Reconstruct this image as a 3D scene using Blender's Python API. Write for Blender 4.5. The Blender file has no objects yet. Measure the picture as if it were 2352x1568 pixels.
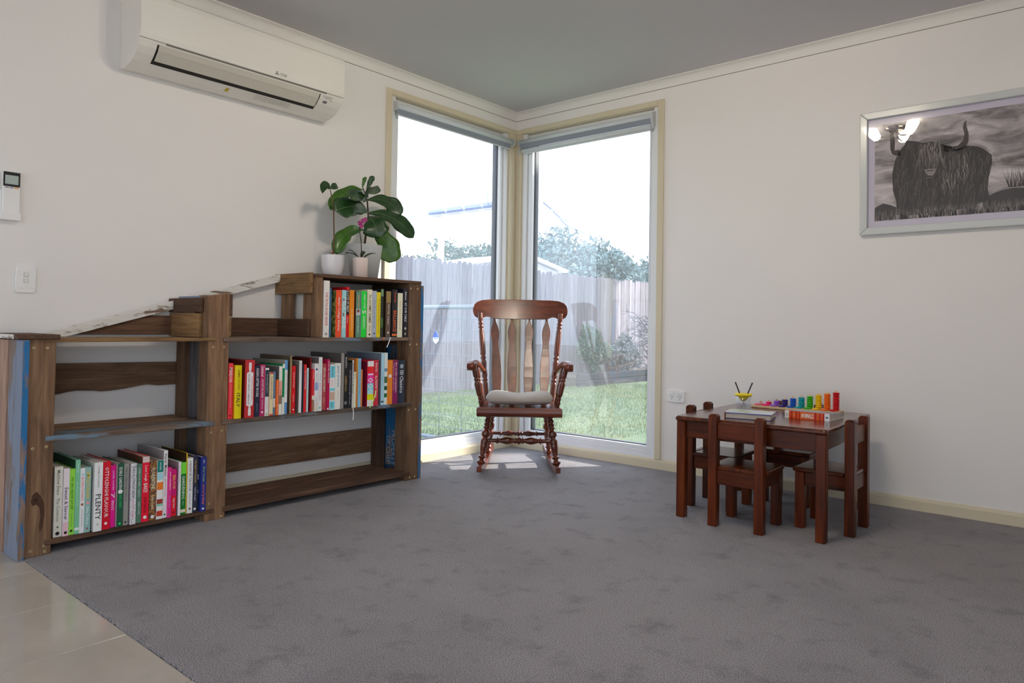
import bpy, bmesh, math, random
from mathutils import Vector, Matrix
random.seed(7)
R = math.radians
scene = bpy.context.scene
COL = scene.collection
# ------------------------------------------------------------------ camera
cam_d = bpy.data.cameras.new('camera'); cam = bpy.data.objects.new('camera', cam_d); COL.objects.link(cam)
_yaw, _pitch, _roll = 0.7033, 0.0193, 0.0157
_f = Vector((-math.sin(_yaw)*math.cos(_pitch), math.cos(_yaw)*math.cos(_pitch), math.sin(_pitch)))
_r = Vector((math.cos(_yaw), math.sin(_yaw), 0)); _u = _r.cross(_f)
_r2 = math.cos(_roll)*_r + math.sin(_roll)*_u; _u2 = -math.sin(_roll)*_r + math.cos(_roll)*_u
m = Matrix((( _r2.x, _u2.x, -_f.x, 3.3498), (_r2.y, _u2.y, -_f.y, -3.9248), (_r2.z, _u2.z, -_f.z, 0.8635), (0, 0, 0, 1)))
cam.matrix_world = m
cam_d.sensor_width = 36; cam_d.lens = 1637.61/2352*36
cam_d.shift_x = (1176-1184.73)/2352; cam_d.shift_y = (716.94-784)/2352
cam_d.clip_start = .02; cam_d.clip_end = 400
scene.camera = cam
# ------------------------------------------------------------------ light
scene.view_settings.view_transform = 'Standard'; scene.view_settings.look = 'None'
scene.view_settings.exposure = 0.42; scene.view_settings.gamma = 1.0; scene.view_settings.use_curve_mapping = False
w = bpy.data.worlds.new('sky'); scene.world = w; w.use_nodes = True
bg = w.node_tree.nodes['Background']; bg.inputs[0].default_value = (.78, .87, 1.0, 1); bg.inputs[1].default_value = 2.5
sun_d = bpy.data.lights.new('sun', 'SUN'); sun_d.energy = 7.5; sun_d.angle = R(.6); sun_d.color = (1, .93, .82)
sun = bpy.data.objects.new('sun', sun_d); COL.objects.link(sun)
_e = R(29); _sd = Vector((-.62*math.cos(_e), -.785*math.cos(_e), -math.sin(_e)))
sun.rotation_euler = _sd.to_track_quat('-Z', 'Y').to_euler(); sun.location = (9, 8, 8)
scene.cycles.max_bounces = 8; scene.cycles.diffuse_bounces = 5; scene.cycles.glossy_bounces = 4; scene.cycles.caustics_reflective = False; scene.cycles.caustics_refractive = False
LAMP_POWER = 115.0
# ------------------------------------------------------------------ materials
def lin(c):
    c = c/255.; return c/12.92 if c <= .04045 else ((c+.055)/1.055)**2.4
def rgb(c, g=1.0):
    return tuple(min(.92, lin(v)*g) for v in c)+(1,)
MATS = {}
def base(name):
    M = bpy.data.materials.new(name); M.use_nodes = True
    nt = M.node_tree; b = nt.nodes['Principled BSDF']
    return M, nt, b
def N(nt, t, **kw):
    n = nt.nodes.new(t)
    for k, v in kw.items():
        if k in n.inputs: n.inputs[k].default_value = v
        else: setattr(n, k, v)
    return n
def plain(c, rough=.5, g=1.35, metal=0, name=None, coat=0):
    key = ('p', tuple(c), rough, g, metal, coat)
    if key not in MATS:
        M, nt, b = base(name or 'paint')
        b.inputs['Base Color'].default_value = rgb(c, g); b.inputs['Roughness'].default_value = rough; b.inputs['Metallic'].default_value = metal
        b.inputs['Coat Weight'].default_value = coat
        MATS[key] = M
    return MATS[key]
def coords(nt, scale=(1, 1, 1), rnd=True):
    tc = N(nt, 'ShaderNodeTexCoord'); mp = N(nt, 'ShaderNodeMapping'); mp.inputs['Scale'].default_value = scale
    nt.links.new(tc.outputs['Object'], mp.inputs['Vector'])
    if rnd:
        oi = N(nt, 'ShaderNodeObjectInfo'); mu = N(nt, 'ShaderNodeMath', operation='MULTIPLY'); mu.inputs[1].default_value = 37.
        cb = N(nt, 'ShaderNodeCombineXYZ'); nt.links.new(oi.outputs['Random'], mu.inputs[0])
        for i in range(3): nt.links.new(mu.outputs[0], cb.inputs[i])
        nt.links.new(cb.outputs[0], mp.inputs['Location'])
    return mp.outputs['Vector']
def ramp(nt, fac, stops):
    r = N(nt, 'ShaderNodeValToRGB'); el = r.color_ramp.elements
    while len(el) < len(stops): el.new(.5)
    for e, (p, c) in zip(el, stops): e.position = p; e.color = c
    nt.links.new(fac, r.inputs[0]); return r.outputs[0]
def noise(nt, vec, scale, detail=4, rough=.55, dist=0):
    n = N(nt, 'ShaderNodeTexNoise'); n.inputs['Scale'].default_value = scale; n.inputs['Detail'].default_value = detail
    n.inputs['Roughness'].default_value = rough; n.inputs['Distortion'].default_value = dist
    nt.links.new(vec, n.inputs['Vector']); return n.outputs['Fac']
def mixc(nt, fac, a, b_, mode='MIX'):
    n = N(nt, 'ShaderNodeMix', data_type='RGBA', blend_type=mode)
    if isinstance(fac, (int, float)): n.inputs[0].default_value = fac
    else: nt.links.new(fac, n.inputs[0])
    for sock, v in ((n.inputs[6], a), (n.inputs[7], b_)):
        if isinstance(v, tuple): sock.default_value = v
        else: nt.links.new(v, sock)
    return n.outputs[2]
def bump(nt, b, h, strength, dist=.002):
    n = N(nt, 'ShaderNodeBump'); n.inputs['Strength'].default_value = strength; n.inputs['Distance'].default_value = dist
    nt.links.new(h, n.inputs['Height']); nt.links.new(n.outputs[0], b.inputs['Normal'])
def wood(name, axis, dark, mid, light, rough=.7, g=1.35, knots=.35, bs=.35, paint=None, pfac=.5, pscale=6, coat=0, gl=10, spec=.5):
    """grain runs along the given axis of the object"""
    key = ('w', name, axis)
    if key in MATS: return MATS[key]
    M, nt, b = base(name)
    sc = [gl*7]*3; sc['xyz'.index(axis)] = gl*.45
    v = coords(nt, tuple(sc)); n1 = noise(nt, v, 1., 6, .62, .6)
    c = ramp(nt, n1, [(.28, rgb(dark, g)), (.52, rgb(mid, g)), (.75, rgb(light, g))])
    sc2 = [9]*3; sc2['xyz'.index(axis)] = 3.
    v2 = coords(nt, tuple(sc2)); n2 = noise(nt, v2, 1., 3, .5, 1.)
    k = ramp(nt, n2, [(.30, (1, 1, 1, 1)), (.42, (0, 0, 0, 1))])
    kk = N(nt, 'ShaderNodeMath', operation='MULTIPLY'); nt.links.new(k, kk.inputs[0]); kk.inputs[1].default_value = knots
    c = mixc(nt, kk.outputs[0], c, rgb(dark, g*.5))
    oi = N(nt, 'ShaderNodeObjectInfo'); mr = N(nt, 'ShaderNodeMapRange'); mr.inputs['To Min'].default_value = .72; mr.inputs['To Max'].default_value = 1.25
    nt.links.new(oi.outputs['Random'], mr.inputs[0]); hs = N(nt, 'ShaderNodeHueSaturation'); nt.links.new(mr.outputs[0], hs.inputs['Value']); nt.links.new(c, hs.inputs['Color']); c = hs.outputs[0]
    if paint:
        sc3 = [pscale*3]*3; sc3['xyz'.index(axis)] = pscale*.7
        v3 = coords(nt, tuple(sc3)); n3 = noise(nt, v3, 1., 5, .65, .3)
        pm = ramp(nt, n3, [(pfac-.04, (1, 1, 1, 1)), (pfac+.04, (0, 0, 0, 1))])
        pc = mixc(nt, n1, rgb(paint, g*.8), rgb(paint, g*1.25))
        c = mixc(nt, pm, c, pc)
    nt.links.new(c, b.inputs['Base Color']); b.inputs['Roughness'].default_value = rough; b.inputs['Coat Weight'].default_value = coat; b.inputs['Coat Roughness'].default_value = .16; b.inputs['Specular IOR Level'].default_value = spec
    bump(nt, b, n1, bs, .0015)
    MATS[key] = M; return M
def speckle(name, c0, c1, scale, lo, hi, rough=.5, g=1.2, bs=0):
    key = ('s', name)
    if key in MATS: return MATS[key]
    M, nt, b = base(name); v = coords(nt, (1, 1, 1), False)
    n = noise(nt, v, scale, 3, .6); c = ramp(nt, n, [(lo, rgb(c0, g)), (hi, rgb(c1, g))])
    nt.links.new(c, b.inputs['Base Color']); b.inputs['Roughness'].default_value = rough
    if bs: bump(nt, b, n, bs, .002)
    MATS[key] = M; return M
def glass_mat(name, tint=(1, 1, 1, 1), f0=.05, haze_mix=0):
    if name in MATS: return MATS[name]
    M, nt, b = base(name); nt.nodes.remove(b); out = nt.nodes['Material Output']
    t = N(nt, 'ShaderNodeBsdfTransparent'); t.inputs[0].default_value = tint
    gl = N(nt, 'ShaderNodeBsdfGlossy'); gl.inputs['Roughness'].default_value = .0; gl.inputs[0].default_value = (1, 1, 1, 1)
    lw = N(nt, 'ShaderNodeLayerWeight'); lw.inputs[0].default_value = .5
    p = N(nt, 'ShaderNodeMath', operation='POWER'); p.inputs[1].default_value = 5.; nt.links.new(lw.outputs['Facing'], p.inputs[0])
    ma = N(nt, 'ShaderNodeMath', operation='MULTIPLY_ADD'); ma.inputs[1].default_value = 1-f0; ma.inputs[2].default_value = f0; nt.links.new(p.outputs[0], ma.inputs[0])
    mx = N(nt, 'ShaderNodeMixShader'); nt.links.new(ma.outputs[0], mx.inputs[0]); nt.links.new(t.outputs[0], mx.inputs[1]); nt.links.new(gl.outputs[0], mx.inputs[2])
    last = mx.outputs[0]
    if haze_mix:
        tl = N(nt, 'ShaderNodeBsdfTranslucent'); tl.inputs[0].default_value = (.86, .92, 1, 1); md = N(nt, 'ShaderNodeMixShader'); md.inputs[0].default_value = haze_mix  # translucent mix: painted glare haze on windows, cloudiness on clear plastic
        nt.links.new(last, md.inputs[1]); nt.links.new(tl.outputs[0], md.inputs[2]); last = md.outputs[0]
    nt.links.new(last, out.inputs[0])
    MATS[name] = M; return M
def emit(name, c, s):
    M, nt, b = base(name); b.inputs['Base Color'].default_value = (.9, .88, .8, 1); b.inputs['Emission Color'].default_value = c; b.inputs['Emission Strength'].default_value = s
    return M
def wall_mat(name, c, g, bs=.06, rough=.85):
    M, nt, b = base(name); v = coords(nt, (1, 1, 1), False)
    b.inputs['Base Color'].default_value = rgb(c, g); b.inputs['Roughness'].default_value = rough
    bump(nt, b, noise(nt, v, 260, 2, .5), bs, .001); return M
# ------------------------------------------------------------------ mesh builder
class MB:
    def __init__(s): s.v = []; s.f = []; s.smooth = []
    def add(s, vs, fs, smooth=False):
        o = len(s.v); s.v += [tuple(p) for p in vs]
        s.f += [tuple(o+i for i in f) for f in fs]; s.smooth += [smooth]*len(fs); return s
    def box(s, x0, x1, y0, y1, z0, z1):
        return s.add([(x0,y0,z0),(x1,y0,z0),(x1,y1,z0),(x0,y1,z0),(x0,y0,z1),(x1,y0,z1),(x1,y1,z1),(x0,y1,z1)],
                     [(0,3,2,1),(4,5,6,7),(0,1,5,4),(1,2,6,5),(2,3,7,6),(3,0,4,7)])
    def cbox(s, x0, x1, y0, y1, z0, z1, c, axes='xy'):
        """box with its vertical edges chamfered by c (in the plane of axes)"""
        pts = [(x0+c,y0),(x1-c,y0),(x1,y0+c),(x1,y1-c),(x1-c,y1),(x0+c,y1),(x0,y1-c),(x0,y0+c)]
        return s.prism(pts, 'z', z0, z1)
    def prism(s, pts, axis, a, b, smooth=False):
        """closed 2D outline extruded along axis; pts are the other two coordinates in cyclic order (yz, zx, xy)"""
        def mk(p, t): return {'x': (t, p[0], p[1]), 'y': (p[1], t, p[0]), 'z': (p[0], p[1], t)}[axis]
        n = len(pts); vs = [mk(p, a) for p in pts]+[mk(p, b) for p in pts]
        s.add(vs, [(i, (i+1) % n, n+(i+1) % n, n+i) for i in range(n)], smooth)
        o = len(s.v)-2*n
        s.f += [tuple(o+i for i in range(n-1, -1, -1)), tuple(o+n+i for i in range(n))]; s.smooth += [False, False]
        return s
    def lathe(s, p0, p1, prof, seg=14, cap=True):
        """prof: list of (t, r) along p0 -> p1"""
        p0, p1 = Vector(p0), Vector(p1); d = p1-p0; L = d.length; d.normalize()
        a = d.orthogonal().normalized(); b = d.cross(a)
        vs = []; fs = []
        for t, r in prof:
            c = p0+d*(t*L)
            for k in range(seg):
                an = 2*math.pi*k/seg; vs.append(c+(a*math.cos(an)+b*math.sin(an))*r)
        for i in range(len(prof)-1):
            for k in range(seg):
                k2 = (k+1) % seg; fs.append((i*seg+k, i*seg+k2, (i+1)*seg+k2, (i+1)*seg+k))
        s.add(vs, fs, True)
        if cap:
            o = len(s.v)-len(vs); n = len(prof)-1
            s.f += [tuple(o+k for k in range(seg-1, -1, -1)), tuple(o+n*seg+k for k in range(seg))]; s.smooth += [False, False]
        return s
    def tube(s, pts, r, seg=8, cap=True):
        pts = [Vector(p) for p in pts]; n = len(pts); rs = r if isinstance(r, (list, tuple)) else [r]*n
        vs = []; fs = []; prev = None
        for i, p in enumerate(pts):
            d = (pts[min(i+1, n-1)]-pts[max(i-1, 0)]).normalized()
            a = d.orthogonal().normalized() if prev is None else (prev-d*prev.dot(d)).normalized()
            prev = a; b = d.cross(a)
            for k in range(seg):
                an = 2*math.pi*k/seg; vs.append(p+(a*math.cos(an)+b*math.sin(an))*rs[i])
        for i in range(n-1):
            for k in range(seg):
                k2 = (k+1) % seg; fs.append((i*seg+k, i*seg+k2, (i+1)*seg+k2, (i+1)*seg+k))
        s.add(vs, fs, True)
        if cap:
            o = len(s.v)-len(vs)
            s.f += [tuple(o+k for k in range(seg-1, -1, -1)), tuple(o+(n-1)*seg+k for k in range(seg))]; s.smooth += [False, False]
        return s
    def sphere(s, c, r, seg=10, rings=6, sx=1, sy=1, sz=1):
        vs = [(c[0], c[1], c[2]-r*sz)]; fs = []
        for i in range(1, rings):
            ph = -math.pi/2+math.pi*i/rings
            for k in range(seg):
                an = 2*math.pi*k/seg; vs.append((c[0]+r*sx*math.cos(ph)*math.cos(an), c[1]+r*sy*math.cos(ph)*math.sin(an), c[2]+r*sz*math.sin(ph)))
        vs.append((c[0], c[1], c[2]+r*sz)); top = len(vs)-1
        for k in range(seg):
            fs.append((0, 1+(k+1) % seg, 1+k)); fs.append((top, 1+(rings-2)*seg+k, 1+(rings-2)*seg+(k+1) % seg))
        for i in range(rings-2):
            for k in range(seg):
                fs.append((1+i*seg+k, 1+i*seg+(k+1) % seg, 1+(i+1)*seg+(k+1) % seg, 1+(i+1)*seg+k))
        return s.add(vs, fs, True)
    def torus(s, c, R_, r, seg=16, sub=8, axis='z', sq=1.0):
        vs = []; fs = []
        for i in range(seg):
            a = 2*math.pi*i/seg
            for j in range(sub):
                b = 2*math.pi*j/sub; rr = R_+r*math.cos(b); h = r*sq*math.sin(b)
                p = (rr*math.cos(a), rr*math.sin(a), h)
                if axis == 'y': p = (p[0], p[2], p[1])
                if axis == 'x': p = (p[2], p[0], p[1])
                vs.append((c[0]+p[0], c[1]+p[1], c[2]+p[2]))
        for i in range(seg):
            for j in range(sub):
                i2, j2 = (i+1) % seg, (j+1) % sub; fs.append((i*sub+j, i2*sub+j, i2*sub+j2, i*sub+j2))
        return s.add(vs, fs, True)
    def quad(s, a, b, c, d): return s.add([a, b, c, d], [(0, 1, 2, 3)])
    def shift(s, d): s.v = [(p[0]+d[0], p[1]+d[1], p[2]+d[2]) for p in s.v]; return s
    def xform(s, M): s.v = [tuple(M @ Vector(p)) for p in s.v]; return s
    def mesh(s, name):
        me = bpy.data.meshes.new(name); me.from_pydata(s.v, [], s.f); me.polygons.foreach_set('use_smooth', s.smooth); me.update(); return me
def obj(name, mb, mat, parent=None, bevel=0, kind=None, seg=1):
    me = mb.mesh(name) if isinstance(mb, MB) else mb
    o = bpy.data.objects.new(name, me); COL.objects.link(o)
    if mat is not None and not me.materials: me.materials.append(mat)
    if parent: o.parent = parent
    if bevel:
        bv = o.modifiers.new('bevel', 'BEVEL'); bv.width = bevel; bv.segments = seg; bv.limit_method = 'ANGLE'; bv.angle_limit = R(40)
    if kind: o['kind'] = kind
    return o
def tag(o, label, cat, group=None):
    o['label'] = label; o['category'] = cat
    if group: o['group'] = group
    return o
def thing(name, label, cat, loc=(0, 0, 0), rz=0, group=None):
    o = bpy.data.objects.new(name, None); COL.objects.link(o); o.location = loc; o.rotation_euler = (0, 0, rz); o.empty_display_size = .05
    return tag(o, label, cat, group)
def struct(name, mb, mat, bevel=0, parent=None):
    o = obj(name, mb, mat, parent, bevel)
    if not parent: o['kind'] = 'structure'
    return o
def sroot(name, loc=(0, 0, 0)):
    o = bpy.data.objects.new(name, None); COL.objects.link(o); o.location = loc; o['kind'] = 'structure'; o.empty_display_size = .05; return o
def dup(root, loc, rz, label=None, group=None):
    r = root.copy(); COL.objects.link(r); r.location = loc; r.rotation_euler = (0, 0, rz)
    if label: r['label'] = label
    if group: r['group'] = group
    for ch in list(root.children):
        c = ch.copy(); COL.objects.link(c); c.parent = r
        for g in list(ch.children):
            d = g.copy(); COL.objects.link(d); d.parent = c
    return r
TEXTS = []
def text(parent, s, o, run, up, length, height, mat, name='lettering', bold=.0, shear=0.0, res=2):
    """lettering of the given length and height; o = start of the baseline centre line, in the parent's local space"""
    cu = bpy.data.curves.new(name, 'FONT'); cu.body = s; cu.align_x = 'LEFT'; cu.align_y = 'CENTER'; cu.size = 1.; cu.resolution_u = res; cu.offset = bold; cu.shear = shear; cu.fill_mode = 'FRONT'
    t = bpy.data.objects.new(name+'_curve', cu); COL.objects.link(t)
    TEXTS.append((t, parent, Vector(o), Vector(run).normalized(), Vector(up).normalized(), length, height, mat, name))
def bake_texts():
    dg = bpy.context.evaluated_depsgraph_get()
    for t, parent, o, run, up, L, H, mat, name in TEXTS:
        me = bpy.data.meshes.new_from_object(t.evaluated_get(dg))
        xs = [v.co.x for v in me.vertices]; ys = [v.co.y for v in me.vertices]
        if not xs: continue
        x0, x1, y0, y1 = min(xs), max(xs), min(ys), max(ys)
        for v in me.vertices:
            v.co = o+run*((v.co.x-x0)/max(1e-6, x1-x0)*L)+up*((v.co.y-(y0+y1)/2)/max(1e-6, y1-y0)*H)
        me.materials.clear(); obj(name, me, mat, parent)
    for t, *_ in TEXTS:
        cu = t.data; bpy.data.objects.remove(t); bpy.data.curves.remove(cu)
def wpart(name, mb, mat, root, bevel=0, seg=1):
    l = root.location; mb.shift((-l[0], -l[1], -l[2])); return obj(name, mb, mat, root, bevel, None, seg)
# ================================================================== the room
M_WALL = wall_mat('wall_paint', (240, 237, 234), 1.0)
M_CEIL = wall_mat('ceiling_paint', (210, 208, 212), 1.0)
M_CORN = wall_mat('cornice_paint', (236, 234, 230), 1.0, .02)
M_CREAM = plain((218, 207, 180), .45, 1.0, name='cream_gloss')
M_ALU = plain((232, 234, 236), .35, 1.0, name='white_aluminium')
M_GASKET = plain((14, 18, 30), .4, 1.0, name='black_rubber')
M_GLASS = glass_mat('window_glass', (.97, .985, 1, 1), .05, .028)
WX, WY, H = 4.7, -7.8, 2.4
s_out, s_in, zb, zt = 1.205, 1.163, .055, 2.245
struct('wall_left', MB().box(-.14, 0, WY, -s_in, -.15, H).box(-.14, 0, -s_in, -.07, zt, H).box(-.14, 0, -s_in, -.07, -.15, zb).box(-.14, 0, -.07, .14, -.15, H), M_WALL)
struct('wall_right', MB().box(s_in, WX, 0, .14, -.15, H).box(.07, s_in, 0, .14, zt, H).box(.07, s_in, 0, .14, -.15, zb).box(0, .07, 0, .14, -.15, H), M_WALL)
struct('wall_back', MB().box(-.14, .4, WY-.14, WY, -.15, H).box(2.8, WX+.14, WY-.14, WY, -.15, H).box(.4, 2.8, WY-.14, WY, 2.15, H).box(.4, 2.8, WY-.14, WY, -.15, 0), M_WALL)
struct('wall_far', MB().box(WX, WX+.14, WY, -7.4, -.15, H).box(WX, WX+.14, -3.6, .14, -.15, H).box(WX, WX+.14, -7.4, -3.6, 2.2, H).box(WX, WX+.14, -7.4, -3.6, -.15, .02), M_WALL)
struct('ceiling', MB().box(-.14, WX+.14, WY-.14, .14, H, H+.12), M_CEIL)
# carpet
def carpet():
    M, nt, b = base('carpet'); v = coords(nt, (1, 1, 1), False)
    fine = noise(nt, v, 300, 3, .75); pile = noise(nt, v, 170, 2, .6); big = noise(nt, v, 1.7, 4, .6, .5); mid = noise(nt, v, 8.5, 4, .65, .15)
    c = ramp(nt, fine, [(.36, rgb((86, 83, 88), .95)), (.64, rgb((180, 176, 179), 1.0))])
    k = ramp(nt, big, [(.36, (.86, .86, .87, 1)), (.56, (1, 1, 1, 1))]); c = mixc(nt, 1., c, k, 'MULTIPLY')
    k2 = ramp(nt, mid, [(.29, (.70, .70, .72, 1)), (.46, (1, 1, 1, 1))]); c = mixc(nt, 1., c, k2, 'MULTIPLY')
    nt.links.new(c, b.inputs['Base Color']); b.inputs['Roughness'].default_value = 1.; b.inputs['Specular IOR Level'].default_value = .1
    b.inputs['Sheen Weight'].default_value = .15
    bump(nt, b, pile, .9, .006); return M
ED = -3.095
mb = MB(); n = 460; vs = []; fs = []
for i in range(n+1):
    x = WX*i/n; e = ED+random.uniform(-.004, .004)
    vs += [(x, e, -.012), (x, e+random.uniform(.001, .004), -.0015), (x, e+.010, 0), (x, 0, 0)]
for i in range(n):
    for k in range(3): fs.append((4*i+k, 4*i+4+k, 4*i+5+k, 4*i+1+k))
mb.add(vs, fs); struct('floor', mb, carpet())
# tiles
fl = sroot('floor', (2.35, -5.45, 0))
M_GROUT = plain((196, 178, 150), .9, 1.0, name='grout')
wpart('grout_bed', MB().box(0, WX, WY, ED+.3, -.15, -.0135), M_GROUT, fl)
def tile_mat():
    M, nt, b = base('porcelain_tile'); v = coords(nt, (1, 1, 1), True)
    n1 = noise(nt, v, 3, 5, .6, 1.); c = ramp(nt, n1, [(.3, rgb((178, 171, 161), 1.05)), (.7, rgb((192, 185, 175), 1.05))])
    nt.links.new(c, b.inputs['Base Color']); b.inputs['Roughness'].default_value = .12; b.inputs['Specular IOR Level'].default_value = .55; return M
TM = tile_mat(); tmesh = MB().box(-.1875, .1875, -.3775, .3775, -.013, -.004).mesh('tile'); tmesh.materials.append(TM)
for i in range(18):
    for j in range(7):
        x = .5+.379*(i-1)-.1895; y = -3.094-.378-.757*j
        if x+.19 > WX or x < 0: continue
        o = obj('tile', tmesh, None, fl); o.location = (x-2.35, y+5.45, 0)
        bv = o.modifiers.new('bevel', 'BEVEL'); bv.width = .0012; bv.segments = 1
# baseboards and cornice
def skirt(a): return [(0, 0), (.012, 0), (.012, .046), (.0085, .056), (.004, .060), (0, .061)]
mb = MB(); pr_ = [(p[0], p[1]) for p in skirt(0)]
o1 = MB().prism([(p[1], p[0]) for p in pr_][::1], 'y', WY, 0); struct('baseboard_left', o1, M_CREAM)
o2 = MB().prism([(-p[0], p[1]) for p in pr_], 'x', 0, WX); struct('baseboard_right', o2, M_CREAM)
struct('baseboard_back', MB().box(0, .4, WY, WY+.012, 0, .06).box(2.8, WX, WY, WY+.012, 0, .06), M_CREAM)
def cove():
    d, c, t = .052, .047, .004
    pts = [(0, -d), (t, -d), (t, -d+.004)]
    for k in range(1, 8):
        a = math.pi/2*k/8; pts.append((t+.002+(c-.010)*(1-math.cos(a))*.98, -d+.004+(d-.010)*math.sin(a)))
    pts += [(c-.006, -.006), (c-.006, -.0045), (c, -.0045), (c, 0), (0, 0)]
    return pts
cv = cove()
struct('trim_3', MB().box(0, .0022, WY, 0, H-.0545, H-.052).box(0, WX, -.0022, 0, H-.0545, H-.052), plain((146, 138, 128), .8, 1.0, name='painted_shadow_line'))  # grey strip painted in as the shadow line of the crack under the cornice
struct('trim_1', MB().prism([(H+p[1], p[0]) for p in cv], 'y', WY, 0), M_CORN)
struct('trim_2', MB().prism([(-p[0], H+p[1]) for p in cv], 'x', 0, WX), M_CORN)
# ------------------------------------------------------------------ corner windows
class WB:
    def __init__(s, side): s.side = side
    def p(s, a, n, z): return (-n, -a, z) if s.side == 'l' else (a, n, z)
    def box(s, mb, a0, a1, n0, n1, z0, z1):
        p, q = s.p(a0, n0, z0), s.p(a1, n1, z1)
        return mb.box(min(p[0], q[0]), max(p[0], q[0]), min(p[1], q[1]), max(p[1], q[1]), z0, z1)
def ring(wb, a0, a1, z0, z1, wd, n0, n1):
    mb = MB(); wb.box(mb, a0, a0+wd, n0, n1, z0, z1); wb.box(mb, a1-wd, a1, n0, n1, z0, z1); wb.box(mb, a0+wd, a1-wd, n0, n1, z0, z0+wd); wb.box(mb, a0+wd, a1-wd, n0, n1, z1-wd, z1); return mb
def window(name, side):
    wb = WB(side); root = sroot(name, wb.p(.6, 0, .05)); c0 = .092 if side == 'l' else .07
    ga, gb = (.150 if side == 'l' else .142), 1.092
    for nm, a0, a1 in (('frame_stile', c0, c0+.034), ('frame_stile', s_in-.034, s_in)):
        m_ = MB(); wb.box(m_, a0, a1, .0, .09, zb, zt-.004); wpart(nm, m_, M_ALU, root, .002)
    m_ = MB(); wb.box(m_, c0+.034, s_in-.034, .0, .09, zb, zb+.022); wb.box(m_, c0+.034, s_in-.034, .006, .09, zb+.022, zb+.05); wpart('frame_rail', m_, M_ALU, root, .002)
    m_ = MB(); wb.box(m_, c0+.034, s_in-.034, .035, .09, zt-.034, zt-.004); wpart('frame_rail', m_, M_ALU, root, .002)
    m_ = MB(); wb.box(m_, c0, s_in, .0, .09, zt-.004, zt); wpart('head_lining', m_, M_CREAM, root)
    gz0, gz1 = .128, 2.175
    for nm, a0, a1, z0, z1 in (('glazing_bead', c0+.034, ga, zb+.05, zt-.034), ('glazing_bead', gb, s_in-.034, zb+.05, zt-.034), ('glazing_bead', ga, gb, zb+.05, gz0), ('glazing_bead', ga, gb, gz1, zt-.034)):
        m_ = MB(); wb.box(m_, a0, a1, .016, .088, z0, z1); wpart(nm, m_, M_ALU, root, .003)
    m_ = ring(wb, ga-.001, gb+.001, gz0-.001, gz1+.001, .006, .044, .087); wpart('gasket', m_, M_GASKET, root)
    m_ = MB(); wb.box(m_, ga+.004, gb-.004, .050, .056, gz0+.004, gz1-.004); wpart('pane', m_, M_GLASS, root)
    # architrave
    m_ = MB(); wb.box(m_, s_in, s_out, -.013, .0, .058, zt+.035); wpart('architrave', m_, M_CREAM, root, .003)
    m_ = MB(); wb.box(m_, .013 if side == 'l' else .0, s_in, -.013, .0, zt, zt+.035); wpart('architrave', m_, M_CREAM, root, .003)
    m_ = MB(); wb.box(m_, .013 if side == 'l' else .0, c0-.006, -.013, .0, .058, zt); wb.box(m_, .035, .045, -.016, -.013, .058, zt); wpart('corner_board', m_, M_CREAM, root, .003)
    m_ = MB(); wb.box(m_, c0-.006, c0, -.004, .0, .058, zt); wpart('corner_bead', m_, M_CREAM, root, .001)
    return root
window('window_1', 'l'); window('window_2', 'r')
# openings behind the camera
def big_window(name, horiz, a0, a1, z0, z1, const, panes):
    root = sroot(name, (const if not horiz else (a0+a1)/2, const if horiz else (a0+a1)/2, z0))
    def bx(m_, p0, p1, n0, n1, q0, q1):
        return m_.box(p0, p1, const+n0, const+n1, q0, q1) if horiz else m_.box(const+n0, const+n1, p0, p1, q0, q1)
    t = .05; m_ = MB(); bx(m_, a0, a1, -.05, .03, z0, z0+t); bx(m_, a0, a1, -.05, .03, z1-t, z1)
    for i in range(panes+1):
        c = a0+(a1-a0)*i/panes; bx(m_, max(a0, c-t/2), min(a1, c+t/2), -.05, .03, z0+t, z1-t)
    wpart('frame', m_, M_ALU, root)
    for i in range(panes):
        m_ = MB(); bx(m_, a0+(a1-a0)*i/panes+t/2, a0+(a1-a0)*(i+1)/panes-t/2, -.013, -.008, z0+t, z1-t); wpart('pane', m_, M_GLASS, root)
big_window('door_1', True, .4, 2.8, 0, 2.15, WY-.07, 2)
big_window('window_3', False, -7.4, -3.6, .02, 2.2, WX+.07, 4)
# ================================================================== outside
def at_ground(): return -.2
GZ = -.2
def grass_mat():
    M, nt, b = base('grass'); v = coords(nt, (1, 1, 1), False)
    n1 = noise(nt, v, 26, 5, .7); n2 = noise(nt, v, 1.3, 3, .6)
    c = ramp(nt, n1, [(.3, rgb((104, 124, 88), 1.0)), (.55, rgb((142, 158, 118), 1.0)), (.75, rgb((186, 186, 152), 1.0))])
    k = ramp(nt, n2, [(.4, (.8, .86, .8, 1)), (.6, (1.1, 1.05, .95, 1))]); c = mixc(nt, 1., c, k, 'MULTIPLY')
    nt.links.new(c, b.inputs['Base Color']); b.inputs['Roughness'].default_value = .9; bump(nt, b, n1, 1., .03); return M
GM = grass_mat()
struct('ground', MB().add([(-60, -30, GZ-.02), (30, -30, GZ-.02), (30, 60, GZ-.02), (-60, 60, GZ-.02)], [(0, 1, 2, 3)]), speckle('pale_paving', (150, 144, 136), (186, 180, 172), 8, .3, .7, .9, 1.0))
struct('ground', MB().box(-6.5, -.14, -3.0, 14, GZ-.019, GZ).box(-.14, 4.0, .14, 14, GZ-.019, GZ), GM)
mb = MB(); vs = []; fs = []
for k in range(26000):
    x = random.uniform(-4.8, -.3); y = random.uniform(-.2, 7.8)
    h = random.uniform(.02, .055); a = random.uniform(0, 6.28); w_ = .005; dx, dy = math.cos(a)*w_, math.sin(a)*w_
    lx, ly = random.uniform(-.02, .02), random.uniform(-.02, .02); i = len(vs)
    vs += [(x-dx, y-dy, GZ), (x+dx, y+dy, GZ), (x+lx, y+ly, GZ+h)]; fs.append((i, i+1, i+2))
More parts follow.
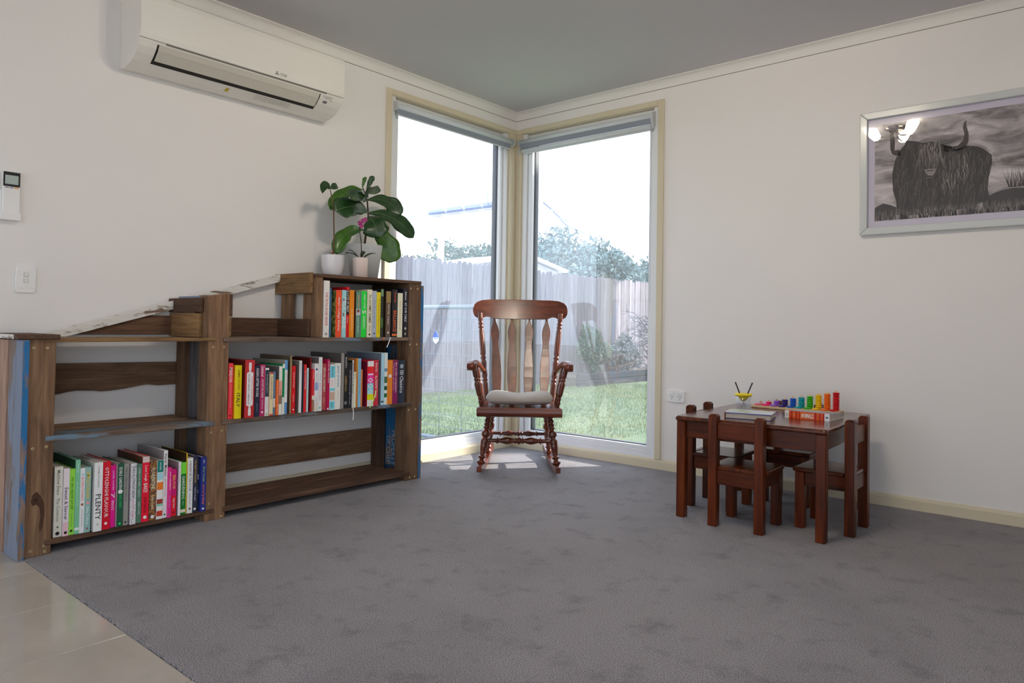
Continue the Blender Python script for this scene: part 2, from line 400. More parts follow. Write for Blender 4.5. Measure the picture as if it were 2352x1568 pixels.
mb.add(vs, fs); o = obj('lawn_grass', mb, GM, None, kind='stuff'); tag(o, 'short green lawn growing between house and paling fence', 'grass')
# paling fence
M_FENCE = wood('weathered_paling', 'z', (104, 100, 112), (132, 127, 138), (154, 148, 156), .9, 1.0, .15, .3, gl=6)
fr = thing('paling_fence', 'weathered grey timber paling fence with rounded tops behind the lawn', 'fence', (-4.8, 6.5, GZ))
pts = [(-.053, 0), (.053, 0), (.053, 2.03)]+[(.053*math.cos(a), 2.03+.06*math.sin(a)) for a in [math.pi*k/8 for k in range(1, 8)]]+[(-.053, 2.03)]
pm = MB().prism(pts, 'x', -.008, .008).mesh('paling'); pm.materials.append(M_FENCE)
k = 0; y = 2.2
while y < 12.6:
    o = obj('paling', pm, None, fr); o.location = (random.uniform(-.004, .004), y-6.5, random.uniform(-.03, .02)); o.rotation_euler = (random.uniform(-.006, .006), 0, 0)
    y += .114+random.uniform(-.002, .004)
for z in (.35, 1.0, 1.6): obj('rail', MB().box(-.06, -.012, -4.4, 6.2, z, z+.08), M_FENCE, fr)
# second fence run meeting it on the left
fr2 = thing('paling_fence', 'short grey paling fence return at the left edge of the view', 'fence', (-6.4, 2.2, GZ))
for i in range(27):
    o = obj('paling', pm, None, fr2); o.location = (1.42-.116*i, random.uniform(-.004, .004), -.12+random.uniform(-.02, .02)); o.rotation_euler = (0, 0, R(90))
# galvanised mesh gate panel
M_GALV = plain((128, 138, 154), .5, 1.0, .2, name='galvanised_steel')
gt = thing('mesh_gate', 'low galvanised wire mesh gate panel standing outside the left window', 'gate', (-1.0, .32, GZ))
g0, g1 = -.75, .62
obj('top_rail', MB().tube([(g0, 0, 1.215), (g1, 0, 1.215)], .019, 10), M_GALV, gt)
obj('bottom_rail', MB().tube([(g0, 0, .10), (g1, 0, .10)], .016, 10), M_GALV, gt)
for x in (g0, g1): obj('side_post', MB().tube([(x, 0, .0), (x, 0, 1.215)], .019, 10), M_GALV, gt)
for i in range(1, 11): obj('wire', MB().tube([(g0, 0, .10+.1015*i), (g1, 0, .10+.1015*i)], .0028, 5), M_GALV, gt)
x = g0+.12
while x < g1-.05: obj('wire', MB().tube([(x, .004, .10), (x, .004, 1.2)], .0028, 5), M_GALV, gt); x += .267
obj('foot', MB().tube([(-.28, -.30, .06), (-.18, .5, .02)], .018, 8), M_GALV, gt)
sg = thing('gate_sign', 'small blue and white six-sided sign hanging on the mesh gate', 'sign', (-1.135, .308, .70))
hx = [(-.034, .025), (0, 0), (.034, .025), (.034, .072), (0, .112), (-.034, .072)]
obj('plate', MB().prism([(p[1], p[0]) for p in hx], 'y', -.0015, .0015), plain((235, 240, 245), .4, 1.0), sg)
obj('blue_top', MB().prism([(p[1], p[0]) for p in [(-.034, .055), (.034, .055), (.034, .072), (0, .112), (-.034, .072)]], 'y', -.0025, -.0016), plain((44, 92, 190), .4, 1.0), sg)
obj('blue_band', MB().box(-.026, .026, -.0025, -.0016, .044, .049), plain((44, 92, 190), .4, 1.0), sg)
# garden bed
M_SLEEPER = wood('old_sleeper', 'y', (40, 40, 50), (62, 62, 74), (84, 82, 92), .9, 1.1)
gb_ = thing('garden_bed', 'raised garden bed edged with dark sleepers along the fence', 'garden bed', (-3.95, 9.0, GZ))
for z in (.02, .14): obj('sleeper', MB().box(-.04, .04, -2.6, 3.4, z-.02, z+.09), M_SLEEPER, gb_, .006)
obj('soil', MB().box(-.8, -.04, -2.6, 3.4, 0, .17), speckle('soil', (70, 62, 60), (120, 108, 100), 30, .3, .7, .95, 1.0, .8), gb_)
def foliage(n, c, rx, ry, rz, size, seed, clump=26):
    rnd = random.Random(seed); vs = []; fs = []
    cl = []
    for _ in range(clump):
        while True:
            p = Vector((rnd.uniform(-1, 1), rnd.uniform(-1, 1), rnd.uniform(-1, 1)))
            if p.length < 1: break
        cl.append(p)
    for _ in range(n):
        q = rnd.choice(cl); d = Vector((rnd.gauss(0, 1), rnd.gauss(0, 1), rnd.gauss(0, 1))).normalized()*rnd.uniform(.15, .36)
        p = q*.78+d; p = Vector((c[0]+p.x*rx, c[1]+p.y*ry, c[2]+p.z*rz))
        a = Vector((rnd.gauss(0, 1), rnd.gauss(0, 1), rnd.gauss(0, 1))).normalized(); b_ = a.orthogonal().normalized(); s_ = size*rnd.uniform(.6, 1.3)
        i = len(vs); vs += [p-a*s_, p+b_*s_*.45, p+a*s_, p-b_*s_*.45]; fs.append((i, i+1, i+2, i+3))
    return MB().add(vs, fs)
def leaf_mat(name, c0, c1, g=1.0):
    M, nt, b = base(name); v = coords(nt, (1, 1, 1), False); n1 = noise(nt, v, 7, 3, .6)
    c = ramp(nt, n1, [(.3, rgb(c0, g)), (.7, rgb(c1, g))]); nt.links.new(c, b.inputs['Base Color']); b.inputs['Roughness'].default_value = .6; return M
LM1 = leaf_mat('hedge_leaf', (72, 98, 110), (128, 152, 150)); LM2 = leaf_mat('grey_leaf', (104, 110, 116), (150, 150, 148)); LM3 = leaf_mat('dark_leaf', (54, 84, 78), (98, 124, 104))
BARK = wood('bark', 'z', (80, 72, 74), (120, 110, 110), (160, 150, 146), .9, 1.1)
def tree(name, label, loc, rx, ry, rz, zc, n, size, lm, seed, trunk=True, group=None):
    t = thing(name, label, 'shrub' if rz < .8 else 'tree', loc, 0, group)
    obj('crown', foliage(n, (0, 0, zc), rx, ry, rz, size, seed), lm, t)
    rnd = random.Random(seed); m_ = MB()
    for k in range(5):
        a = rnd.uniform(0, 6.28); m_.tube([(0, 0, 0), (rx*.2*math.cos(a), ry*.2*math.sin(a), zc*.55), (rx*.55*math.cos(a), ry*.55*math.sin(a), zc+rz*.2)], [.05, .035, .012], 6)
    obj('trunk', m_, BARK, t); return t
tree('bushy_tree', 'bushy blue-green tree behind the fence in the right window', (-8.4, 12.4, GZ), 1.3, 2.3, 1.45, 2.75, 10000, .07, LM1, 1)
tree('bushy_tree', 'dense tree at the right edge of the right window behind fence', (-8.2, 17.8, GZ), 1.3, 2.2, 1.35, 2.7, 7000, .075, LM1, 2)
tree('bushy_tree', 'low dark shrub crown over the fence beside the corner post', (-6.2, 10.9, GZ), .9, 1.3, .8, 2.2, 5000, .06, LM1, 3)
tree('feathery_tree', 'feathery green tree above the white shed in the left window', (-10.0, 9.6, GZ), .9, 1.5, .62, 2.75, 3600, .06, LM3, 4)
tree('feathery_tree', 'thin pale tree sprouting above the fence at the left', (-9.9, 7.3, GZ), .7, 1.1, .55, 2.3, 800, .05, LM3, 5)
tree('garden_shrub', 'rounded green shrub in the garden bed beside the chair', (-4.40, 7.55, GZ+.172), .30, .52, .50, .48, 3500, .035, LM3, 6)
tree('garden_shrub', 'dry grey-brown shrub in the garden bed', (-4.40, 8.72, GZ+.172), .30, .58, .40, .34, 2600, .04, LM2, 7)
# bare branches hanging over the fence at the right
bt = thing('bare_shrub', 'leafless shrub with pale twigs in front of the fence', 'shrub', (-4.42, 10.9, GZ+.172))
rnd = random.Random(11)
for k in range(44):
    z0 = rnd.uniform(.12, 1.4); yy = rnd.uniform(-.3, .3); m_ = MB(); e = (rnd.uniform(-.1, .25), yy-rnd.uniform(.4, 1.2), max(.03, z0+rnd.uniform(-.5, .5)))
    mid_ = ((e[0])/2, (yy+e[1])/2, (z0+e[2])/2+.15)
    m_.tube([(0, yy, z0), mid_, e], [.012, .008, .003], 5)
    for q in range(4):
        f = rnd.uniform(.3, 1); b_ = [mid_[i]*(1-f)+e[i]*f for i in range(3)]
        m_.tube([b_, (b_[0]+rnd.uniform(-.1, .1), b_[1]-rnd.uniform(.1, .3), max(.02, b_[2]+rnd.uniform(-.3, .2)))], [.005, .002], 4)
    obj('branch', m_, plain((176, 170, 172), .8, 1.0), bt)
obj('stem', MB().tube([(0, 0, 0), (.05, .05, .8), (0, 0, 1.7)], [.05, .04, .02], 8), BARK, bt)
# neighbour's house
M_ROOF = plain((226, 226, 230), .5, 1.05, name='pale_roof'); M_BRICK = plain((226, 208, 190), .8, 1.0, name='pale_render')
nh = thing('neighbour_house', 'pale neighbouring house with hipped roof beyond the fence', 'house', (-16, 15, GZ))
def L_(p): return (p[0]+16, p[1]-15, p[2]-GZ)
Rl, Rr = (-19.6, 13.2, 4.7), (-14.3, 17.7, 5.75)
El, Er = (-16.6, 10.5, 3.2), (-10.9, 15.4, 3.75); Ebr = (-13.0, 21.5, 3.8); Ebl = (-22.5, 16.5, 3.2)
rv = [L_(p) for p in (Rl, Rr, El, Er, Ebr, Ebl)]
obj('roof', MB().add(rv, [(2, 3, 1, 0), (3, 4, 1), (4, 5, 0, 1), (5, 2, 0)]), M_ROOF, nh)
bl = [L_(p) for p in (El, Er, Ebr, Ebl)]; lo = [(p[0], p[1], 0) for p in bl]
obj('wall', MB().add(lo+bl, [(0, 1, 5, 4), (1, 2, 6, 5), (2, 3, 7, 6), (3, 0, 4, 7)]), M_BRICK, nh)
M_SOLAR = plain((34, 56, 110), .25, 1.0, name='solar_cell')
def on_face(a, b_, c, s, t, off=.05):
    a, b_, c = Vector(a), Vector(b_), Vector(c); n_ = (b_-a).cross(c-a).normalized(); n_ = n_ if n_.z > 0 else -n_
    return a+(b_-a)*s+(c-a)*t+n_*off
e0, e1, r0, r1 = map(Vector, (L_(El), L_(Er), L_(Rl), L_(Rr)))
for i in range(5):
    s0 = .42+.1*i; q = []
    for s_, t_ in ((s0, .90), (s0+.09, .90), (s0+.09, 1.0), (s0, 1.0)):
        lo_ = e0.lerp(e1, s_); hi_ = r0.lerp(r1, s_); q.append(lo_.lerp(hi_, t_)+Vector((.1, -.1, .12)))
    q2 = [p+Vector((0, 0, .06)) for p in q]; obj('solar_panel', MB().add(q+q2, [(3, 2, 1, 0), (4, 5, 6, 7), (0, 1, 5, 4), (1, 2, 6, 5), (2, 3, 7, 6), (3, 0, 4, 7)]), M_SOLAR, nh)
e2 = Vector(L_(Ebr))
for i in range(3):
    t0 = .22+.22*i; q = []
    for s_, t_ in ((.18+.1*i, t0), (.62, t0), (.62, t0+.15), (.18+.1*i, t0+.15)):
        q.append(e1.lerp(e2, s_).lerp(r1, t_)+Vector((.15, -.05, .25)))
    q2 = [p+Vector((0, 0, .06)) for p in q]; obj('solar_panel', MB().add(q+q2, [(3, 2, 1, 0), (4, 5, 6, 7), (0, 1, 5, 4), (1, 2, 6, 5), (2, 3, 7, 6), (3, 0, 4, 7)]), M_SOLAR, nh)
obj('ridge_cap', MB().tube([rv[0], rv[1], rv[3]], .09, 6), plain((190, 200, 214), .5, 1.0), nh)
obj('antenna', MB().tube([L_((-15.6, 16.6, 5.4)), L_((-15.6, 16.6, 6.1))], .02, 5).tube([L_((-15.9, 16.3, 6.0)), L_((-15.3, 16.9, 6.0))], .015, 5), M_GALV, nh)
nb = thing('added_shade_house', 'unseen two-storey house added beyond the right boundary to shade the yard', 'house', (1.71, 9.81, GZ), R(138.7))  # out-of-view house added only to keep the sun off the yard
obj('wall', MB().box(-4.6, 4.6, -3.0, .0, 0, 6.6), M_BRICK, nb)
obj('roof', MB().prism([(6.6, -4.9), (6.6, 4.9), (7.7, 0)], 'y', -3.4, .4), M_ROOF, nb)
sh = thing('garden_shed', 'white garden shed roof peeking over the fence in left window', 'shed', (-7.2, 7.9, GZ))
obj('roof', MB().prism([(-1.5, 2.30), (-1.5, 2.36), (.0, 2.62), (1.4, 2.36), (1.4, 2.30), (0, 2.56)], 'x', -.9, .9), plain((244, 244, 246), .5, 1.0), sh)
obj('wall', MB().prism([(-1.3, 0), (1.2, 0), (1.2, 2.32), (0, 2.55), (-1.3, 2.32)], 'x', -.75, .75), plain((226, 228, 236), .6, 1.0), sh)
for lab, p, h in (('tall thin wooden pole at the left of the left window', (-9.0, 6.52), 3.9), ('shorter pale post in front of the neighbouring roof', (-8.27, 7.15), 3.4)):
    t = obj('garden_pole', MB().prism([(-.05, -.05), (.05, -.05), (.05, .05), (-.05, .05)], 'z', 0, h).sphere((0, 0, h), .06, 8, 4), plain((196, 170, 164), .8, 1.0)); t.location = (p[0], p[1], GZ); tag(t, lab, 'pole', 'poles beyond the fence')
BOOKS=[
 (0,-2.9980,-2.9708,0.3128,0.333,0.21,(205, 203, 190),None,'cream cookbook with thin grey serif title, leftmost on the bottom left shelf',[('Matthew Evans', 0.05, 0.4, 0.42, (110, 110, 105)), ('The Commons', 0.45, 0.78, 0.42, (110, 110, 105))],[('disc', 0.95, (25, 25, 28), 0.5), ('disc', 0.86, (90, 90, 88), 0.25)]),
 (0,-2.9695,-2.9504,0.3038,0.34,0.21,(216, 206, 210),None,'pale pink-white cookbook with bold navy serif title on the bottom left shelf',[('Sweet & Savour', 0.28, 0.76, 0.62, (35, 40, 70))],[('disc', 0.95, (25, 25, 28), 0.55), ('band', 0.8, 1, (214, 180, 186))]),
 (0,-2.9491,-2.9314,0.2990,0.338,0.21,(140, 210, 70),None,'thin lime green cookbook with small black title on the bottom left shelf',[('THE CSIRO HEALTHY GUT DIET', 0.12, 0.62, 0.42, (30, 60, 20)), ('the science of gut health', 0.68, 0.88, 0.22, (40, 80, 30))],[('disc', 0.94, (25, 25, 28), 0.5)]),
 (0,-2.9310,-2.9147,0.3313,0.34,0.25,(120, 185, 150),(28, 72, 52),'tall mint green cookbook with faint white lettering on the bottom left shelf',[('donna hay', 0.05, 0.17, 0.4, (215, 235, 225)), ('the fast kitchen book', 0.3, 0.62, 0.36, (175, 220, 195))],[('band', 0.915, 0.95, (215, 235, 225))]),
 (0,-2.9143,-2.8985,0.2979,0.342,0.21,(228, 228, 226),None,'narrow white cookbook with red title and small portrait on the bottom left shelf',[('BOOSTING YOUR BASICS', 0.14, 0.5, 0.55, (205, 60, 60)), ('Julia Smart, Jessica Braxton', 0.64, 0.9, 0.25, (60, 60, 60))],[('disc', 0.56, (150, 90, 60), 0.6), ('disc', 0.1, (150, 195, 215), 0.5)]),
 (0,-2.8980,-2.8781,0.2990,0.345,0.21,(135, 175, 170),None,'grey-teal cookbook with yellow title and white script on the bottom left shelf',[('SIMPLE ITALIAN', 0.06, 0.48, 0.62, (250, 190, 30)), ('Silvia Colloca', 0.6, 0.88, 0.5, (225, 235, 230))],[('disc', 0.545, (240, 150, 160), 0.6), ('disc', 0.94, (150, 60, 40), 0.35)]),
 (0,-2.8722,-2.8430,0.3151,0.36,0.23,(226, 226, 230),(196, 192, 186),'wide white cookbook with large thin black capitals on the bottom left shelf',[('YOTAM OTTOLENGHI', 0.05, 0.36, 0.2, (120, 120, 120)), ('PLENTY', 0.46, 0.83, 0.62, (35, 35, 35))],[('disc', 0.9, (190, 180, 165), 0.28)]),
 (0,-2.8401,-2.8131,0.3134,0.355,0.24,(205, 12, 38),None,'wide red cookbook with bold white capitals on the bottom left shelf',[('OTTOLENGHI FLAVOUR', 0.08, 0.82, 0.5, (235, 235, 235))],[('disc', 0.91, (235, 235, 235), 0.4)]),
 (0,-2.8080,-2.7902,0.2927,0.343,0.21,(242, 12, 142),None,'hot pink cookbook with white numeral seven on the bottom left shelf',[('JAMIE OLIVER', 0.08, 0.4, 0.45, (250, 190, 225)), ('7', 0.44, 0.53, 0.75, (235, 235, 235)), ('WAYS', 0.56, 0.72, 0.55, (235, 235, 235))],[]),
 (0,-2.7877,-2.7650,0.2997,0.355,0.21,(32, 82, 62),(205, 200, 196),'dark green gardening book with white oval on the spine on the bottom left shelf',[('EDIBLE GARDEN', 0.06, 0.4, 0.5, (235, 235, 235)), ('PAUL WEST', 0.5, 0.7, 0.42, (40, 190, 90))],[('disc', 0.445, (235, 235, 235), 0.75), ('disc', 0.95, (40, 200, 80), 0.4)]),
 (0,-2.7615,-2.7433,0.2954,0.348,0.21,(152, 152, 146),None,'grey cookbook with dark grey capitals on the bottom left shelf',[('THE SOURDOUGH SCHOOL', 0.06, 0.62, 0.5, (80, 80, 78))],[('disc', 0.95, (25, 25, 28), 0.4)]),
 (0,-2.7388,-2.7179,0.2932,0.357,0.21,'dots',(190, 175, 182),'white cookbook speckled with small black dots on the bottom left shelf',[('BAKE AUSTRALIA GREAT', 0.05, 0.58, 0.5, (70, 70, 80)), ('CLASSIC CAKES', 0.6, 0.9, 0.3, (210, 90, 110))],[]),
 (0,-2.7143,-2.6942,0.2871,0.35,0.21,(85, 120, 104),None,'grey-green cookbook with pale thin capitals on the bottom left shelf',[('SUPER FOOD FAMILY CLASSICS', 0.07, 0.56, 0.36, (205, 220, 210)), ('JAMIE OLIVER', 0.64, 0.86, 0.32, (205, 220, 210))],[]),
 (0,-2.6938,-2.6667,0.3139,0.352,0.25,(222, 16, 48),(80, 50, 32),'red cookbook with white script and photo strip on top on the bottom left shelf',[('Love Laugh', 0.14, 0.38, 0.5, (235, 235, 235)), ('BAKE!', 0.41, 0.55, 0.62, (235, 235, 235)), ('SILVIA COLLOCA', 0.62, 0.86, 0.4, (60, 10, 15))],[('band', 0, 0.09, (205, 190, 185)), ('disc', 0.93, (235, 235, 235), 0.5)]),
 (0,-2.6642,-2.6361,0.2920,0.35,0.21,'floral',None,'brown and gold floral cookbook with cream capitals on the bottom left shelf',[('FLORENTINE', 0.12, 0.48, 0.55, (240, 225, 190)), ('Emiko Davies', 0.58, 0.82, 0.4, (235, 215, 170))],[('disc', 0.94, (235, 235, 235), 0.5)]),
 (0,-2.6357,-2.6115,0.2905,0.353,0.21,(232, 228, 220),None,'illustrated cookbook with teal top and orange drawings on the bottom left shelf',[('HAPPY BABIES', 0.03, 0.16, 0.25, (235, 235, 235))],[('band', 0, 0.2, (10, 120, 112)), ('band', 0.21, 0.33, (160, 205, 215)), ('band', 0.37, 0.5, (228, 120, 35)), ('band', 0.66, 0.74, (150, 60, 45)), ('band', 0.74, 0.78, (130, 200, 175)), ('band', 0.86, 0.95, (190, 60, 40))]),
 (0,-2.6093,-2.5934,0.3282,0.35,0.26,(230, 230, 228),(150, 146, 146),'tall narrow white cookbook with black serif title on the bottom left shelf',[('Karen Martini', 0.05, 0.38, 0.6, (30, 30, 35)), ('EVERYDAY COOKING', 0.42, 0.68, 0.25, (140, 140, 140))],[('disc', 0.95, (10, 110, 85), 0.5)]),
 (0,-2.5930,-2.5809,0.2578,0.36,0.21,(216, 40, 132),None,'short magenta cookbook with white capitals on the bottom left shelf',[('JUST DESSERTS', 0.08, 0.45, 0.55, (235, 235, 235)), ('charlotte', 0.55, 0.8, 0.4, (240, 150, 200))],[('disc', 0.94, (150, 120, 120), 0.5)]),
 (0,-2.5749,-2.5545,0.2455,0.348,0.21,(205, 20, 115),None,'short magenta and red cookbook with yellow lettering on the bottom left shelf',[('REAL FOOD', 0.12, 0.42, 0.5, (250, 205, 60)), ('Nigel Slater', 0.62, 0.84, 0.5, (235, 235, 235))],[('band', 0.56, 1, (222, 22, 42)), ('disc', 0.92, (120, 20, 30), 0.4)]),
 (0,-2.5511,-2.5413,0.2752,0.358,0.21,(236, 234, 236),(150, 140, 146),'very thin white cookbook next to the gardening book on the bottom left shelf',[('the cook and baker', 0.06, 0.4, 0.4, (170, 80, 110))],[]),
 (0,-2.5381,-2.5171,0.2700,0.352,0.21,(12, 120, 42),None,'green gardening book with leafy photo and white capitals on the bottom left shelf',[('GARDENING', 0.26, 0.7, 0.55, (235, 235, 235)), ('through the year', 0.74, 0.82, 0.3, (235, 235, 235))],[('band', 0, 0.22, (110, 215, 60)), ('band', 0.9, 0.96, (230, 210, 190))]),
 (0,-2.5143,-2.5103,0.3076,0.347,0.24,(246, 185, 20),(58, 36, 20),'tall thin yellow book set back behind its neighbours on the bottom left shelf',[],[]),
 (0,-2.5099,-2.4881,0.2845,0.352,0.21,(228, 228, 232),None,'white cookbook with thin black spaced capitals on the bottom left shelf',[('A BASKET BY THE DOOR', 0.05, 0.6, 0.42, (60, 60, 65)), ('Sophie Hansen', 0.64, 0.84, 0.28, (120, 120, 125))],[('disc', 0.92, (90, 90, 95), 0.4)]),
 (0,-2.4872,-2.4679,0.2927,0.352,0.24,(42, 46, 66),None,'dark navy cookbook with gold lettering on the bottom left shelf',[('THE GREAT AUSTRALIAN', 0.08, 0.48, 0.4, (190, 160, 90)), ('Valerie Knight', 0.56, 0.8, 0.4, (200, 205, 215))],[('disc', 0.94, (235, 235, 235), 0.55)]),
 (0,-2.4615,-2.4579,0.2754,0.34,0.21,(60, 62, 60),None,'very thin black and white book on the bottom left shelf',[],[('band', 0.3, 0.4, (210, 210, 210)), ('band', 0.6, 0.66, (190, 190, 190))]),
 (0,-2.4575,-2.4350,0.2828,0.362,0.21,(32, 46, 124),None,'royal blue cookbook, rightmost on the bottom left shelf',[('hugh fearnley', 0.05, 0.11, 0.4, (235, 235, 235)), ('River Cottage', 0.18, 0.46, 0.42, (150, 190, 90)), ('everyday', 0.5, 0.88, 0.62, (232, 110, 80))],[('disc', 0.95, (235, 235, 235), 0.4)]),
 (1,-2.3350,-2.3154,0.6791,0.345,0.21,(236, 56, 66),None,'coral red cookbook with white capitals, leftmost on the middle shelf',[('MARION', 0.08, 0.34, 0.8, (235, 235, 235)), ('Family and ideas from a busy home', 0.38, 0.8, 0.3, (250, 200, 200))],[('disc', 0.94, (150, 20, 30), 0.5)]),
 (1,-2.3112,-2.2785,0.6690,0.356,0.25,(250, 205, 12),(235, 140, 20),'bright yellow cookbook with black spaced capitals on the middle shelf',[('JAMIE COOKS', 0.08, 0.46, 0.35, (120, 80, 10)), ('ITALY', 0.52, 0.78, 0.5, (25, 25, 28))],[]),
 (1,-2.2696,-2.2236,0.6915,0.368,0.28,(188, 42, 46),(105, 22, 24),'very wide red book with a white rolling pin shape on the middle shelf',[("Stephanie Alexander's", 0.28, 0.7, 0.16, (190, 60, 70), 0.22), ('KITCHEN GARDEN COMPANION', 0.24, 0.76, 0.14, (60, 50, 60), -0.12)],[('pin',)]),
 (1,-2.2121,-2.1879,0.6657,0.35,0.24,(34, 42, 66),(30, 34, 36),'dark navy cookbook with white capitals on the middle shelf',[('ASIAN AFTER WORK', 0.05, 0.62, 0.55, (235, 235, 235)), ('simple food', 0.74, 0.9, 0.3, (150, 160, 180))],[]),
 (1,-2.1875,-2.1629,0.6690,0.352,0.21,(176, 40, 96),None,'plum cookbook with white script and capitals on the middle shelf',[('Summer', 0.03, 0.24, 0.7, (235, 235, 235)), ('ON FAT PIG FARM', 0.28, 0.64, 0.42, (235, 235, 235)), ('MATTHEW EVANS', 0.68, 0.86, 0.25, (240, 200, 220))],[('disc', 0.92, (235, 235, 235), 0.4)]),
 (1,-2.1618,-2.1438,0.6523,0.352,0.21,(228, 230, 226),None,'white gardening book with dark teal arrow banner on the middle shelf',[('The Little Veggie Patch Co', 0.13, 0.52, 0.36, (235, 235, 235)), ('urban gardening', 0.7, 0.85, 0.26, (120, 125, 120))],[('band', 0.04, 0.6, (38, 62, 74)), ('disc', 0.96, (120, 190, 60), 0.45)]),
 (1,-2.1434,-2.1259,0.6320,0.36,0.21,(240, 206, 166),(200, 170, 140),'short peach cookbook with red chequered ends on the middle shelf',[('From PADDOCK to PLATE', 0.1, 0.62, 0.5, (120, 70, 60))],[('band', 0, 0.04, (200, 80, 70)), ('band', 0.96, 1, (200, 80, 70))]),
 (1,-2.1202,-2.1099,0.6348,0.352,0.21,(92, 130, 162),(100, 98, 96),'thin steel blue cookbook on the middle shelf',[('recipes from home', 0.08, 0.55, 0.36, (190, 210, 225))],[('band', 0.62, 0.82, (222, 226, 214))]),
 (1,-2.1095,-2.0969,0.5964,0.36,0.21,(226, 96, 22),None,'shortest thin orange book on the middle shelf',[('the spice kitchen collection', 0.06, 0.94, 0.4, (255, 225, 200))],[]),
 (1,-2.0942,-2.0782,0.6583,0.357,0.21,(232, 226, 212),(120, 116, 112),'cream floral cookbook with pink and brown bands on the middle shelf',[('COUNTRY KITCHEN', 0.45, 0.7, 0.4, (120, 80, 60))],[('band', 0.3, 0.6, (228, 160, 150)), ('band', 0.6, 0.78, (140, 120, 104))]),
 (1,-2.0742,-2.0630,0.6677,0.352,0.21,(14, 136, 82),None,'thin emerald green and white cookbook on the middle shelf',[],[('band', 0.0, 0.08, (220, 225, 220)), ('band', 0.66, 1, (222, 222, 214))]),
 (1,-2.0626,-2.0490,0.6859,0.354,0.29,(232, 234, 236),(170, 168, 150),'tall thin white magazine book with blue ends, lemons on its cover on the middle shelf',[('quick and simple cooking', 0.24, 0.62, 0.4, (90, 100, 110))],[('band', 0.0, 0.18, (90, 150, 200)), ('band', 0.78, 1, (90, 140, 190))]),
 (1,-2.0314,-2.0232,0.7055,0.348,0.27,(154, 134, 94),(110, 96, 80),'tall thin khaki cookbook on the middle shelf',[],[]),
 (1,-2.0228,-2.0048,0.6578,0.352,0.21,(206, 16, 26),None,'narrow red cookbook with small white title on the middle shelf',[('The Kitchen Therapist', 0.14, 0.46, 0.45, (235, 235, 235)), ('a memoir', 0.6, 0.76, 0.3, (235, 235, 235))],[('disc', 0.92, (235, 235, 235), 0.4)]),
 (1,-1.9857,-1.9719,0.6817,0.354,0.24,(226, 226, 224),(140, 134, 128),'thin white cookbook with grey cloth cover on the middle shelf',[('seasonal cooking', 0.03, 0.2, 0.4, (110, 110, 115))],[]),
 (1,-1.9600,-1.9463,0.6622,0.355,0.21,(212, 32, 36),(70, 90, 110),'thin red cookbook with white title beside pale blue one on the middle shelf',[('The Australian Weekly', 0.12, 0.52, 0.6, (235, 235, 235))],[]),
 (1,-1.9444,-1.9336,0.6449,0.354,0.21,(176, 204, 208),None,'very thin pale blue cookbook on the middle shelf',[],[]),
 (1,-1.9208,-1.9148,0.6924,0.345,0.28,(136, 12, 20),(96, 10, 12),'tall thin dark red cookbook on the middle shelf',[],[]),
 (1,-1.9144,-1.9014,0.6376,0.355,0.21,(216, 46, 56),None,'short red cookbook with food photo on lower spine on the middle shelf',[('Donna Hay', 0.06, 0.22, 0.5, (235, 235, 235))],[('band', 0.62, 0.72, (225, 215, 200)), ('band', 0.72, 1, (150, 110, 90))]),
 (1,-1.9009,-1.8802,0.6646,0.356,0.21,(226, 230, 236),None,'white cookbook with watery blue brush marks on the middle shelf',[('The Country Table', 0.22, 0.55, 0.35, (70, 80, 120)), ('recipes', 0.7, 0.82, 0.35, (80, 90, 110))],[('disc', 0.12, (40, 60, 120), 0.5), ('band', 0.4, 0.56, (150, 175, 215)), ('band', 0.82, 1, (215, 208, 196))]),
 (1,-1.8798,-1.8602,0.6960,0.358,0.21,(228, 234, 232),(120, 118, 116),'tall white cookbook with mint and pink lettering on the middle shelf',[('Mount Henry', 0.06, 0.26, 0.45, (110, 200, 180)), ('food for', 0.3, 0.44, 0.3, (90, 130, 190)), ('babies & toddlers', 0.48, 0.8, 0.4, (200, 90, 160))],[('disc', 0.94, (110, 195, 170), 0.55)]),
 (1,-1.8562,-1.8333,0.6631,0.354,0.21,(166, 76, 76),(70, 110, 50),'dusty rose cookbook with cream serif capitals on the middle shelf',[('SPECIAL DELIVERY.', 0.08, 0.62, 0.5, (245, 225, 205)), ('Annabel', 0.72, 0.84, 0.35, (225, 180, 170))],[('band', 0.985, 1, (120, 50, 50))]),
 (1,-1.8329,-1.8175,0.6843,0.36,0.21,(172, 2, 72),None,'narrow crimson cookbook with white bold title on the middle shelf',[('Donna Hay  home baked', 0.04, 0.46, 0.6, (235, 235, 235))],[('disc', 0.97, (235, 235, 235), 0.6)]),
 (1,-1.8165,-1.7855,0.6577,0.36,0.21,(232, 232, 230),None,'white cookbook with light blue blocks and food photo on the middle shelf',[('Margaret Fulton', 0.06, 0.26, 0.3, (40, 70, 90)), ('sweet dreams', 0.33, 0.48, 0.3, (225, 150, 150)), ('kitchen', 0.84, 0.94, 0.3, (30, 60, 80))],[('band', 0.03, 0.29, (112, 200, 216)), ('band', 0.52, 0.58, (112, 200, 216)), ('band', 0.6, 0.78, (196, 170, 150)), ('band', 0.81, 0.98, (112, 200, 216))]),
 (1,-1.7828,-1.7490,0.6631,0.358,0.21,(236, 231, 216),None,'wide cream cookbook with blue serif title on the middle shelf',[('jamie at home', 0.05, 0.52, 0.55, (50, 120, 180)), ('Cook Your Way to the Good Life', 0.58, 0.8, 0.22, (140, 135, 125))],[]),
 (1,-1.7433,-1.7267,0.7125,0.352,0.27,'checker',(96, 94, 92),'tall grey chequered cookbook on the middle shelf',[],[]),
